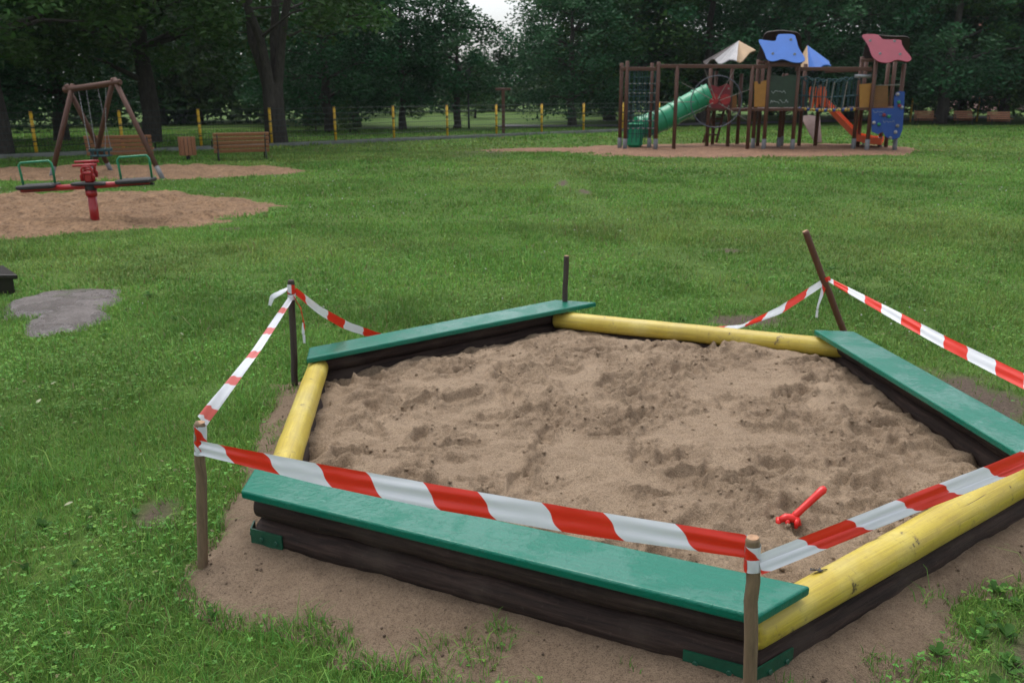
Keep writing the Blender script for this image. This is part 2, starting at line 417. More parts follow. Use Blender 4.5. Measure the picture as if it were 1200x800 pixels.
def puddle_d(x, y):
    x = x + .10 * (fbm(x * 5, y * 5, 3, 74) - .5); y = y + .10 * (fbm(x * 5 + 9, y * 5, 3, 75) - .5)
    return np.minimum(ell(x, y, -3.60, 6.72, .43, .44, 41, .2), ell(x, y, -3.30, 6.15, .24, .40, 42, .2))
def patch1_d(x, y): return ell(x, y, -6.8, 12.3, 3.4, 2.4, 43, .12)
def patch2_d(x, y): return ell(x, y, -8.7, 18.8, 4.0, 1.75, 44, .14)
def patch3_d(x, y): return np.minimum(ell(x, y, 6.6, 25.2, 5.2, 3.1, 45, .18), ell(x, y, 1.2, 25.4, 2.0, .55, 46, .3))
SOIL = [(2.52, 4.35, .26, .55, 51), (-1.42, 3.1, .10, .13, 52), (.95, 16.0, .12, .55, 53), (1.25, 14.6, .10, .4, 57), (2.3, 8.9, .22, .12, 54),
        (.2, 25.6, 1.0, .5, 55), (-3.5, 10.6, .2, .12, 56), (-.35, 1.8, .2, .08, 59), (1.7, 6.0, .3, .2, 60), (-.9, 24.9, .9, .25, 61), (1.75, 2.2, .45, .22, 64)]
def bare(x, y):
    x = x + .12 * (fbm(x * 6, y * 6, 2, 67) - .5); m = np.zeros(np.shape(x))
    for cx, cy, rx, ry, sd in SOIL: m = np.maximum(m, 1 - smooth(.55, 1.25, ell(x, y, cx, cy, rx, ry, sd, .5)))
    return m

# ------------------------------------------------------------------ ground
def lines(lo, hi, step, far, grow=1.28):
    a = list(np.arange(lo, hi + 1e-6, step)); s = step
    while a[-1] < far: s *= grow; a.append(a[-1] + s)
    s = step
    while a[0] > -far: s *= grow; a.insert(0, a[0] - s)
    return np.array(a)
gxs = lines(-9, 9, .09, 420); gys = lines(.2, 15, .09, 420)
X, Y = np.meshgrid(gxs, gys); Z = gh(X, Y) + .012 * (fbm(X * 3, Y * 3, 3, 8) - .5) * (np.abs(X) < 12)
Z = np.where((apoth(X, Y) < HEX_A - .1), -.06, Z)
bz = bare(X, Y).reshape(-1)
me = grid_mesh('ground', X, Y, Z, None, extra=np.stack([bz, bz, bz], -1))
m, nt, b = newmat('turf_soil')
v = coord(nt, 'Object')
a = nd(nt, 'ShaderNodeAttribute', attribute_name='col')
n1 = noise(nt, .35, 4, .6, v); n2 = noise(nt, 7, 5, .7, v); n3 = noise(nt, 60, 4, .7, v)
g = ramp(nt, n2, [(.3, (.046, .092, .016)), (.7, (.088, .155, .028))])
g = mixc(nt, ramp(nt, n1, [(.5, 0.0), (.72, .5)]), g, (.12, .155, .036))
g = mixc(nt, ramp(nt, n3, [(.3, .6), (.55, 0.0)]), g, (.028, .045, .012))
so = ramp(nt, n3, [(.3, (.05, .037, .028)), (.7, (.12, .09, .068))])
nt.links.new(mixc(nt, a.outputs['Fac'], g, so), b.inputs['Base Color']); b.inputs['Roughness'].default_value = .95; b.inputs['Specular IOR Level'].default_value = .15
bump(nt, n3, .6, .02, b)
me.materials.append(m)
tag(link('ground', me), kind='structure')

# ------------------------------------------------------------------ sand surfaces
st = .0095
X, Y = np.meshgrid(np.arange(-1.25, 2.25, st), np.arange(2.1, 5.5, st))
ap = apoth(X, Y)
def sandbox_h(X, Y):
    wx = X + .12 * (fbm(X * 4, Y * 4, 3, 71) - .5); wy = Y + .12 * (fbm(X * 4 + 50, Y * 4, 3, 72) - .5)
    h = .135 + .075 * (fbm(wx * 1.5, wy * 1.5, 2, 21) - .5)
    h += .026 * (np.abs(2 * fbm(wx * 6.5 + 3, wy * 6.5, 3, 34) - 1) - .3)
    h += .055 * smooth(3.9, 5.0, wy) * (fbm(wx * 2, wy * 2, 2, 22))
    rg = 1 - np.abs(2 * fbm(wx * 4.2, wy * 4.2, 3, 23) - 1); h += .030 * (rg - .72)
    h += .022 * (fbm(wx * 9, wy * 9, 3, 29) - .5)
    rough = smooth(.47, .60, fbm(wx * 3.0, wy * 3.0, 4, 24) + .10 * (fbm(X * 13, Y * 13, 2, 30) - .5))
    r2 = np.random.default_rng(4)
    for k in range(150):                                         # dents of feet and hands with pushed up rims
        cx = r2.uniform(-1.0, 2.0); cy = r2.uniform(2.3, 5.1); an = r2.uniform(0, PI); L = r2.uniform(.05, .15); W = L * r2.uniform(.4, .8); dp = r2.uniform(.010, .030)
        dx = (wx - cx) * math.cos(an) + (wy - cy) * math.sin(an); dy = -(wx - cx) * math.sin(an) + (wy - cy) * math.cos(an)
        q = np.sqrt((dx / L) ** 2 + (dy / W) ** 2) + .25 * (fbm(X * 18, Y * 18, 2, 33) - .5)
        h -= np.where(q < 2.2, dp * (1 - smooth(.72, 1.0, q)) - dp * .5 * np.exp(-((q - 1.2) / .2) ** 2), 0)
        rough = np.maximum(rough, np.where(q < 1.8, .75 * np.exp(-((q - 1.2) / .25) ** 2), 0))
    for k in range(26):                                          # shoe prints
        cx = r2.uniform(-.7, 1.7); cy = r2.uniform(2.7, 4.9); an = r2.uniform(0, PI); dp = r2.uniform(.014, .026); L = r2.uniform(.09, .13)
        dx = (X - cx) * math.cos(an) + (Y - cy) * math.sin(an); dy = -(X - cx) * math.sin(an) + (Y - cy) * math.cos(an); W = L * (.36 + .10 * np.clip(dx / L, -1, 1))
        q = np.sqrt((dx / L) ** 2 + (dy / W) ** 2); h -= np.where(q < 2, dp * (1 - smooth(.85, 1.0, q)) - dp * .45 * np.exp(-((q - 1.15) / .14) ** 2), 0)
        rough = np.where(q < .9, rough * .2, np.maximum(rough, np.where(q < 1.6, .6 * np.exp(-((q - 1.15) / .2) ** 2), 0)))
    rough = rough * (1 - .85 * smooth(HEX_A - .34, HEX_A - .14, apoth(X, Y)))
    cl = fbm(X * 24, Y * 24, 2, 27); cl2 = fbm(X * 48, Y * 48, 2, 28)
    h += rough * (.016 * (fbm(X * 17, Y * 17, 3, 25) - .5) + .014 * smooth(.52, .70, cl) + .009 * smooth(.50, .66, cl2)) + .004 * (cl2 - .5)
    return h, rough
Z, RG = sandbox_h(X, Y); Z = Z - .03 * smooth(HEX_A - .35, HEX_A - .12, ap) - .06 * smooth(HEX_A - .12, HEX_A - .07, ap); RG = RG.reshape(-1)
tag(link('sand', grid_mesh('sand', X, Y, Z, M['sand'], keep=ap < HEX_A - .075, extra=np.stack([RG] * 3, -1))), 'pale trampled damp sand filling the hexagonal sandbox', 'sand', kind='stuff')
def crumbs(name, fn, x0, x1, y0, y1, n, ok, lab, mat, sc_=1.0):
    r_ = np.random.default_rng(n); x = r_.uniform(x0, x1, n); y = r_.uniform(y0, y1, n); z, w = fn(x, y); k = ok(x, y) & (r_.random(n) < w); x, y, z = x[k], y[k], z[k]; n = len(x)
    rad = (.0022 + .0085 * r_.random(n) ** 3) * sc_
    t = (1 + 5 ** .5) / 2; IV = np.array([(-1, t, 0), (1, t, 0), (-1, -t, 0), (1, -t, 0), (0, -1, t), (0, 1, t), (0, -1, -t), (0, 1, -t), (t, 0, -1), (t, 0, 1), (-t, 0, -1), (-t, 0, 1)]) / 1.9
    IF = np.array([(0, 11, 5), (0, 5, 1), (0, 1, 7), (0, 7, 10), (0, 10, 11), (1, 5, 9), (5, 11, 4), (11, 10, 2), (10, 7, 6), (7, 1, 8), (3, 9, 4), (3, 4, 2), (3, 2, 6), (3, 6, 8), (3, 8, 9), (4, 9, 5), (2, 4, 11), (6, 2, 10), (8, 6, 7), (9, 8, 1)])
    V = np.stack([x, y, z + rad * .35], -1)[:, None] + IV[None] * (rad[:, None] * r_.uniform(.7, 1.3, (n, 12)))[:, :, None] * np.array([1, 1, .75]); i = np.arange(n)[:, None, None] * 12
    o = link(name, fast_mesh(name, V.reshape(-1, 3), tris=(i + IF[None]).reshape(-1, 3), mat=mat, smooth_=True, col=np.full((n * 12, 3), .0))); return tag(o, lab, 'sand', kind='stuff')
crumbs('sand_crumbs', lambda x, y: ((lambda q: (q[0] - .03 * smooth(HEX_A - .35, HEX_A - .12, apoth(x, y)), .12 + .88 * q[1]))(sandbox_h(x, y))), -1.1, 2.1, 2.3, 5.3, 4500, lambda x, y: apoth(x, y) < HEX_A - .13, 'small loose crumbs of damp sand strewn in the sandbox', M['sand'])
crumbs('soil_crumbs', lambda x, y: (spill_h(x, y) + .004, smooth(.4, .65, fbm(x * 5, y * 5, 3, 19))), -1.8, 2.6, 1.4, 5.0, 9000, lambda x, y: (apoth(x, y) > HEX_A - .02) & (spill_h(x, y) > .008), 'small loose crumbs of sand and soil on the spilled sand', M['crumb'], .6)
st = .014
X, Y = np.meshgrid(np.arange(-1.9, 3.2, st), np.arange(1.0, 6.2, st)); ap = apoth(X, Y)
Z = spill_h(X, Y)
tag(link('spilled_sand', grid_mesh('spilled_sand', X, Y, Z + .004, M['spill'], keep=(ap > HEX_A - .11) & (Z > -.045))), 'brown damp sand spilled on the grass around the sandbox', 'sand', kind='stuff')
def patch(name, fn, x0, x1, y0, y1, step, mat, rise=.035, bumps=.05, bs=3.0):
    X, Y = np.meshgrid(np.arange(x0, x1, step), np.arange(y0, y1, step)); d = fn(X, Y)
    Z = rise * np.clip((1 - d) * 3, -1.2, 1) + gh(X, Y) + .03 * smooth(1.0, .85, d) + bumps * (fbm(X * bs, Y * bs, 4, 9) - .5) * smooth(1.05, .8, d)
    return tag(link(name, grid_mesh(name, X, Y, Z, mat, keep=d < 1.25)), kind='structure')
patch('gravel_patch', puddle_d, -4.6, -2.6, 5.4, 7.6, .03, M['gravel'], .004, .016, 4)
patch('sand_patch', patch1_d, -12, -2.5, 9, 16, .06, M['patch'], .05, .22, 3.2)
patch('sand_patch', patch2_d, -14, -4, 16, 22, .08, M['patch'], .04, .14, 2.6)
patch('bark_patch', patch3_d, -2, 13, 21, 30, .1, M['bark_chip'], .03, .05, 1.5)

# far asphalt path beyond the fence and one towards the left
def strip(name, pts, w, z, mat):
    pts = [np.array(p, float) for p in pts]; V = []; q = []
    for i, p in enumerate(pts):
        t = pts[min(i + 1, len(pts) - 1)] - pts[max(i - 1, 0)]; t = t / np.linalg.norm(t); nn = np.array([-t[1], t[0]])
        V += [[*(p + nn * w / 2), z], [*(p - nn * w / 2), z]]
        if i: k = 2 * i; q.append((k - 2, k - 1, k + 1, k))
    return tag(link(name, fast_mesh(name, np.array(V), quads=q, mat=mat)), kind='structure')
strip('path', [(-.6, 44.6), (2.5, 43.6), (6, 43.6), (14, 47), (30, 54)], 2.6, .05, M['asphalt'])

# ------------------------------------------------------------------ grass
TRACK = np.array([at(*p)[:2] for p in ((640, 196), (655, 212), (690, 238), (745, 280), (800, 305), (850, 330), (880, 352))])
def track_d(x, y):
    m = np.full(np.shape(x), 9.0)
    for a, b_ in zip(TRACK[:-1], TRACK[1:]):
        d = b_ - a; t = np.clip(((x - a[0]) * d[0] + (y - a[1]) * d[1]) / (d @ d), 0, 1); m = np.minimum(m, np.hypot(x - a[0] - t * d[0], y - a[1] - t * d[1]))
    return m
def region_ok(x, y):
    ok = apoth(x, y) > HEX_A + .01
    sp = spill_h(x, y); ok &= (sp < .006) | ((fbm(x * 7, y * 7, 3, 66) > .66) & (sp < .05) & (rng.random(len(x)) < .6))
    pd = puddle_d(x, y); ok &= (pd > .86 + .25 * rng.random(len(x)))
    rg_ = .20 * (fbm(x * 2.4, y * 2.4, 3, 69) - .5) + .16 * rng.random(len(x))
    ok &= patch1_d(x, y) > .92 + rg_; ok &= patch2_d(x, y) > .92 + rg_; ok &= patch3_d(x, y) > .93 + rg_ * .6
    ok &= rng.random(len(x)) > bare(x, y) * .97
    ok &= rng.random(len(x)) > .5 * smooth(.62, .76, fbm(x * 3.4 + 20, y * 3.4, 3, 68)) * (y < 9)
    ok &= rng.random(len(x)) > .55 * (1 - smooth(.05, .3, track_d(x, y)))
    return ok
def scatter(r0, r1, dens):
    A = math.tan(R(34)); n = int(dens * A * (r1 * r1 - r0 * r0) + dens * 2.6 * (r1 - r0))
    y = np.sqrt(rng.uniform(r0 * r0, r1 * r1, n)); x = rng.uniform(-1, 1, n) * (A * y + 1.3)
    k = region_ok(x, y); return x[k], y[k]
def grass_col(x, y, n):
    pat = fbm(x * .55 + 3, y * .55, 4, 81); yel = smooth(.50, .72, fbm(x * .28 + 11, y * .28 + 7, 3, 82)) * smooth(3, 9, y)
    yel = np.maximum(yel, .9 * (1 - smooth(.05, .40, track_d(x, y) + .4 * (fbm(x * 3, y * 3, 2, 88) - .5))))
    base = np.stack([.080 + .054 * pat, .178 + .086 * pat, .034 + .014 * pat], -1)
    base = base * (1 - .5 * yel[:, None]) + np.array([.185, .245, .065]) * (.5 * yel[:, None])
    base *= (.84 + .34 * smooth(.3, .7, fbm(x * 1.1 + 40, y * 1.1, 4, 89)))[:, None]; base *= rng.uniform(.65, 1.35, (n, 1)); base[:, 0] *= rng.uniform(.75, 1.3, n)
    dry = rng.random(n) < .035; base[dry] = np.array([.20, .17, .08]) * rng.uniform(.6, 1.1, (dry.sum(), 1))
    return base
GV, GQ, GT, GC = [], [], [], []; goff = 0
for r0, r1, dens, hgt, wid in ((1.0, 2.6, 12000, .046, .0034), (2.6, 4.5, 10500, .045, .0036), (4.5, 7, 5600, .044, .0050), (7, 11, 2300, .044, .0085), (11, 17, 950, .040, .014), (17, 26, 360, .042, .024), (26, 42, 110, .05, .045)):
    x, y = scatter(r0, r1, dens); n = len(x)
    tuft = fbm(x * 2.6, y * 2.6, 3, 83); long_ = smooth(.55, .75, fbm(x * .8, y * .8, 3, 84))
    h = hgt * rng.uniform(.35, 1.3, n) * (.45 + 1.05 * tuft) * (1 + .9 * long_) * np.where(rng.random(n) < .03, 1.9, 1.0); w = wid * rng.uniform(.6, 1.3, n)
    an = rng.uniform(0, 2 * PI, n); lean = np.abs(rng.normal(0, .75, n)) + .15; la = rng.uniform(0, 2 * PI, n)
    z = np.maximum(gh(x, y), spill_h(x, y) * (apoth(x, y) < HEX_A + .8)) - .006
    sx, sy = np.cos(an) * w / 2, np.sin(an) * w / 2
    bx, by = np.cos(la) * lean * h, np.sin(la) * lean * h
    P = np.zeros((n, 5, 3))
    P[:, 0] = np.stack([x - sx, y - sy, z], -1); P[:, 1] = np.stack([x + sx, y + sy, z], -1)
    P[:, 2] = np.stack([x + sx * .85 + bx * .35, y + sy * .85 + by * .35, z + h * .62], -1); P[:, 3] = np.stack([x - sx * .85 + bx * .35, y - sy * .85 + by * .35, z + h * .62], -1)
    P[:, 4] = np.stack([x + bx, y + by, z + h * np.clip(1.05 - lean * .35, .45, 1)], -1)
    i = goff + np.arange(n) * 5
    GV.append(P.reshape(-1, 3)); GQ.append(np.stack([i, i + 1, i + 2, i + 3], -1)); GT.append(np.stack([i + 3, i + 2, i + 4], -1))
    GC.append(np.repeat(grass_col(x, y, n), 5, 0)); goff += n * 5
me = fast_mesh('grass', np.concatenate(GV), quads=np.concatenate(GQ), tris=np.concatenate(GT), mat=M['grass'], col=np.concatenate(GC))
tag(link('grass', me), 'short mown lawn grass growing across the playground', 'grass', kind='stuff')
# clover: round leaflets in threes
def leaflets(cx, cy, cz, yaw, tilt, L, W):
    """rounded leaf, 6 verts + quads"""
    n = len(cx); px = np.array([0, .35, .8, 1.0, .8, .35]); py = np.array([0, .42, .46, 0, -.46, -.42])
    lx = px[None] * L[:, None]; ly = py[None] * W[:, None]; lz = lx * np.sin(tilt)[:, None]; lx = lx * np.cos(tilt)[:, None]
    lz = lz - .25 * np.abs(ly) * 0 + .3 * np.abs(ly)
    X = cx[:, None] + lx * np.cos(yaw)[:, None] - ly * np.sin(yaw)[:, None]; Y = cy[:, None] + lx * np.sin(yaw)[:, None] + ly * np.cos(yaw)[:, None]
    V = np.stack([X, Y, cz[:, None] + lz], -1).reshape(-1, 3); i = np.arange(n) * 6
    return V, np.concatenate([np.stack([i, i + 1, i + 2, i + 3], -1), np.stack([i, i + 3, i + 4, i + 5], -1)])
CV, CQ, CC = [], [], []; o = 0
for r0, r1, dens, sz in ((1.0, 3.2, 900, .0078), (3.2, 5.5, 600, .0085), (5.5, 9, 200, .011)):
    x, y = scatter(r0, r1, dens); k = rng.random(len(x)) < smooth(.40, .62, fbm(x * 1.3 + 7, y * 1.3, 3, 91)) + .06; x, y = x[k], y[k]; n = len(x)
    z = gh(x, y) + rng.uniform(.018, .05, n); yw = rng.uniform(0, 2 * PI, n); c = grass_col(x, y, n) * np.array([.95, 1.08, 1.0])
    for t in range(3):
        L = sz * rng.uniform(.75, 1.4, n)
        V, q = leaflets(x, y, z, yw + t * 2.09, rng.uniform(-.25, .3, n), L, L * 1.0); CV.append(V); CQ.append(q + o); CC.append(np.repeat(c, 6, 0)); o += len(V)
tag(link('clover', fast_mesh('clover', np.concatenate(CV), quads=np.concatenate(CQ), mat=M['grass'], col=np.concatenate(CC))), 'low clover leaves mixed into the mown lawn', 'clover', kind='stuff')
# broad leaved weeds, densest in the corner nearest the yellow log
wx = np.concatenate([rng.uniform(1.15, 2.5, 170), rng.uniform(-2.4, -.2, 60), rng.uniform(-3, 3, 30)]); wy = np.concatenate([rng.uniform(1.3, 2.7, 170), rng.uniform(1.5, 3.2, 60), rng.uniform(5.5, 9, 30)])
k = (apoth(wx, wy) > HEX_A + .05) & (spill_h(wx, wy) < .012); wx, wy = wx[k], wy[k]
CV, CQ, CC = [], [], []; o = 0
for x, y in zip(wx, wy):
    n = int(rng.integers(5, 10)); yw = rng.uniform(0, 2 * PI) + np.arange(n) * 2.4; L = rng.uniform(.018, .05) * rng.uniform(.6, 1.1, n)
    z0 = max(float(gh(x, y)), float(spill_h(np.array([x]), np.array([y]))[0]) if apoth(x, y) < HEX_A + .7 else 0) + .008
    V, q = leaflets(np.full(n, x), np.full(n, y), np.full(n, z0), yw, rng.uniform(.15, 1.0, n), L, L * rng.uniform(.4, .75))
    CV.append(V); CQ.append(q + o); o += len(V); CC.append(np.repeat(np.array([[.045, .115, .022]]) * rng.uniform(.7, 1.5, (n, 1)), 6, 0))
tag(link('weeds', fast_mesh('weeds', np.concatenate(CV), quads=np.concatenate(CQ), mat=M['grass'], col=np.concatenate(CC))), 'broad leaved weeds among the grass and sand edge', 'weeds', kind='stuff')
# white clover flowers
x, y = scatter(5, 22, 4); k = rng.random(len(x)) < .55 * smooth(.48, .7, fbm(x * .5, y * .5 + 3, 3, 95)); x, y = x[k], y[k]; n = len(x); r = rng.uniform(.005, .009, n) * np.clip(y / 9, 1, 1.6); z = gh(x, y) + rng.uniform(.04, .07, n)
D = np.array([(1, 0, 0), (0, 1, 0), (-1, 0, 0), (0, -1, 0), (0, 0, 1), (0, 0, -1)], float)
V = (np.stack([x, y, z], -1)[:, None] + D[None] * r[:, None, None]).reshape(-1, 3); i = np.arange(n)[:, None, None] * 6
F = np.array([(0, 1, 4), (1, 2, 4), (2, 3, 4), (3, 0, 4), (1, 0, 5), (2, 1, 5), (3, 2, 5), (0, 3, 5)])
tag(link('clover_flowers', fast_mesh('clover_flowers', V, tris=(i + F[None]).reshape(-1, 3), mat=plain('petals', (.5, .52, .44), .8, .2))), 'scattered white clover flower heads dotting the lawn', 'flowers', kind='stuff')
# pebbles on the gravel patch
CV, CT = [], []; o = 0
n = 24; x = rng.uniform(-4.2, -2.95, n); y = rng.uniform(5.9, 7.1, n); k = puddle_d(x, y) < .85; x, y = x[k], y[k]; n = len(x); r = rng.uniform(.006, .02, n)
V = (np.stack([x, y, gh(x, y) + .02], -1)[:, None] + D[None] * (r[:, None] * rng.uniform(.6, 1.2, (n, 6)))[:, :, None]).reshape(-1, 3); i = np.arange(n)[:, None, None] * 6
tag(link('pebbles', fast_mesh('pebbles', V, tris=(i + F[None]).reshape(-1, 3), mat=M['pale_stone'])), 'small pale stones lying on the grey gravel patch', 'pebbles', kind='stuff')

# ------------------------------------------------------------------ the sandbox
box = thing('sandbox', (HEX_C[0], HEX_C[1], 0), 'hexagonal sandbox edged with green bench boards and yellow logs', 'sandbox')
OFF = (HEX_C[0], HEX_C[1], 0)
def luv(o, p0, d):
    d = np.array(d, float); d /= np.linalg.norm(d); n1 = np.cross(d, [0, 0, 1.0]); n1 /= np.linalg.norm(n1); n2 = np.cross(n1, d)
    me = o.data; co = np.empty(len(me.vertices) * 3); me.vertices.foreach_get('co', co); co = co.reshape(-1, 3) - (np.array(p0) - np.array(OFF))
    a = me.attributes.new('tuv', 'FLOAT_VECTOR', 'POINT'); a.data.foreach_set('vector', np.stack([co @ d + 3 * p0[0], co @ n1, co @ n2], -1).astype(np.float32).ravel()); return o
def lerp(a, b, t): return a + (b - a) * t
def log(name, mat, p0, p1, r0, r1, wob=.004, seed=0):
    p0 = np.array(p0, float); p1 = np.array(p1, float); rr = np.random.default_rng(seed); L = np.linalg.norm(p1 - p0); n = max(6, int(L / .12))
    pts = [lerp(p0, p1, t) + rr.normal(0, wob, 3) * (0 < t < 1) for t in np.linspace(0, 1, n)]
    rad = [(r0 + (r1 - r0) * t) * (1 + rr.normal(0, .004)) for t in np.linspace(0, 1, n)]
    return luv(MB().tube(pts, rad, 24, True, .012).build(name, mat, box, OFF), p0, p1 - p0)
for k in ('near', 'back', 'side'):
    q = BOARD[k]
    if k == 'back': q = q[::-1]
    # corners rounded slightly
    luv(MB().poly([tuple(p) for p in q], .032).build('bench_board', M['green_paint'], box, OFF, .008, 3), q[1], q[2] - q[1])
    i0, o0, o1, i1 = [np.array(p) for p in BOARD[k]]
    if k == 'back': i0, o0, o1, i1 = BOARD[k][1], BOARD[k][0], BOARD[k][3], BOARD[k][2]
    d = (o1 - o0) / np.linalg.norm(o1 - o0); inn = (i0 - o0) - d * ((i0 - o0) @ d); inn /= np.linalg.norm(inn)
    a0 = o0 + inn * .078 + d * .010; a1 = o1 + inn * .078 - d * .01
    log('dark_log', M['dark_log'], [*a0[:2], .188], [*a1[:2], .188], .047, .047, .003, len(k))
    a0 = o0 + inn * .075 + d * .012; a1 = o1 + inn * .072 - d * .0
    log('dark_log', M['dark_log'], [*a0[:2], .088], [*a1[:2], .088], .056, .056, .003, len(k) + 5)
YL = {'l': ([-.874, 2.83, .178], [-1.075, 4.62, .178], .060, .055), 'r': ([.645, 2.035, .178], [2.02, 3.05, .178], .054, .064), 'b': ([.28, 5.44, .175], [1.98, 4.70, .175], .055, .056)}
for k, (a, b_, r0, r1) in YL.items():
    log('yellow_log', M['yellow_paint'], a, b_, r0, r1, .0008, ord(k))
    log('dark_log', M['dark_log'], [a[0], a[1], .068], [b_[0], b_[1], .068], .052, .054, .003, ord(k) + 3)
# steel corner brackets painted green, with bolts
def bracket(corner, d1, d2, L1, L2):
    corner = np.array(corner, float); m_ = MB(); t = .006
    for d, L in ((d1, L1), (d2, L2)):
        d = np.array([*d, 0.0]); d /= np.linalg.norm(d); c = corner + d * L / 2
        m_.box(c, (L, t, .062), (0, 0, math.atan2(d[1], d[0])))
    o = m_.build('corner_bracket', M['bracket'], box, OFF)
    for d, L in ((d1, L1), (d2, L2)):
        d = np.array([*d, 0.0]); d /= np.linalg.norm(d); nn = np.array([-d[1], d[0], 0]); 
        if nn[:2] @ (corner[:2] - HEX_C) < 0: nn = -nn
        for t_ in (.35, .82): p = corner + d * L * t_; MB().tube([p, p + nn * .009], .008, 6).build('bolt', M['bolt'], o, OFF)
    return o
M['bracket'] = plain('green_bracket_paint', (.006, .085, .045), .45, .25, 25, .2)
q = BOARD['near']; db = (q[2] - q[1]) / np.linalg.norm(q[2] - q[1]); ib = np.array([-db[1], db[0], 0])
cl = q[1] + ib * .020 + db * .010; bracket([cl[0], cl[1], .085], db[:2], (-.08, 1), .14, .06)
cr = q[2] + ib * .012 + db * .006; bracket([cr[0], cr[1], .070], -db[:2], (.81, .59), .20, .16)

# ------------------------------------------------------------------ stakes
SG = 'stakes around the sandbox'
def stake(base, top, r, mat, label, cut=True):
    base = np.array(base, float); top = np.array(top, float); rt = thing('wooden_stake', tuple(base), label, 'stake', SG)
    d = (top - base); L = np.linalg.norm(d); d /= L; n = 9; rr = np.random.default_rng(int(L * 1e4))
    pts = [base - d * .12] + [base + d * L * t + rr.normal(0, .0015, 3) for t in np.linspace(.05, .985, n)] + [top]
    MB().tube(pts, [r] * (n + 1) + [r * .9], 14).build('shaft', mat, rt, tuple(base))
    MB().tube([top + d * .0005, top + d * .0022], [r * .86, r * .84], 14).build('cut_end', M['cut_end'] if cut else mat, rt, tuple(base))
    return rt
ST = {'n': ((.63, 1.92, .03), (.600, 1.923, .528)), 'ln': ((-1.08, 2.64, .02), (-1.028, 2.638, .565)), 'lf': ((-1.21, 4.51, .02), (-1.185, 4.511, .641)),
      'b': ((.40, 5.55, .0), None), 'r': ((2.135, 5.1, 0), None), 'x': ((2.2, 2.75, 0), (2.22, 2.75, .66))}
tb = atY(664, 300, 5.55); ST['b'] = ((atY(661, 372, 5.55)[0], 5.55, 0), tuple(tb)); tr_ = atY(943.5, 271, 5.1); ST['r'] = (ST['r'][0], tuple(tr_))
stake(*ST['n'], .0178, M['stake'], 'pale brown stake nearest the camera with a fresh cut end')
stake(*ST['ln'], .0178, M['stake'], 'brown stake with a red tape wrap at its top, beside the near green board')
stake(*ST['lf'], .018, M['stake_grey'], 'dark grey stake with knotted tape beside the far end of the left yellow log', False)
stake(*ST['b'], .018, M['stake_grey'], 'bare dark stake without tape behind the far corner of the sandbox')
stake(*ST['r'], .0195, M['stake_red'], 'reddish leaning stake behind the wet green board on the right')
stake(*ST['x'], .018, M['stake'], 'brown stake at the corner just beyond the right edge holding two tape ends')

# ------------------------------------------------------------------ barrier tape
TG = 'lengths of barrier tape round the sandbox'
def ribbon(ctrl, widths, angs, n=90, nv=7, phase=0.0, wr=.003, fold=0.0, seed=0, vshift=0.0, vflip=False):
    """ctrl: 3d points; widths, angs sampled linearly along; angle 0 = blade upright"""
    ctrl = np.array(ctrl, float); seg = np.linalg.norm(np.diff(ctrl, axis=0), axis=1); cum = np.concatenate([[0], np.cumsum(seg)]); Ltot = cum[-1]
    s = np.linspace(0, Ltot, n); P = np.stack([np.interp(s, cum, ctrl[:, k]) for k in range(3)], -1)
    for _ in range(3 if len(ctrl) > 2 else 0): P[1:-1] = .25 * P[:-2] + .5 * P[1:-1] + .25 * P[2:]
    T = np.gradient(P, axis=0); T /= np.linalg.norm(T, axis=1)[:, None]
    up = np.array([0, 0, 1.0]) - T * T[:, 2:3]; up /= np.linalg.norm(up, axis=1)[:, None]; sd = np.cross(T, up)
    w = np.interp(s / Ltot, np.linspace(0, 1, len(widths)), widths); an = np.interp(s / Ltot, np.linspace(0, 1, len(angs)), angs)
    V = []; UV = []
    for j in range(nv):
        t = j / (nv - 1) - .5
        W = up * np.cos(an)[:, None] + sd * np.sin(an)[:, None]; N = np.cross(T, W)
        off = wr * np.sin(2 * PI * (t * 1.7 + .25 * np.sin(s * 3 + seed) + seed)) * (1 + .6 * np.sin(s * 7 + seed * 2)) + wr * .8 * (fbm(s * 14, np.full(n, t * 3), 3, seed) - .5) * 2
        V.append(P + W * (t * w)[:, None] + N * off[:, None]); UV.append(np.stack([s + phase, np.full(n, (1 - (t + .5)) if vflip else (t + .5)) + vshift, np.zeros(n)], -1))
    V = np.stack(V, 1).reshape(-1, 3); UV = np.stack(UV, 1).reshape(-1, 3)
    i = np.arange(n * nv).reshape(n, nv); q = np.stack([i[:-1, :-1], i[:-1, 1:], i[1:, 1:], i[1:, :-1]], -1).reshape(-1, 4)
    return V, q, UV
def tape(parts, label, loc, mat='tape'):
    Vs, Qs, Us = [], [], []; o = 0
    for V, q, U in parts: Vs.append(V - np.array(loc)); Qs.append(q + o); Us.append(U); o += len(V)
    return tag(link('barrier_tape', fast_mesh('barrier_tape', np.concatenate(Vs), quads=np.concatenate(Qs), mat=M[mat], smooth_=True, vec=np.concatenate(Us)), None, loc), label, 'tape', TG)
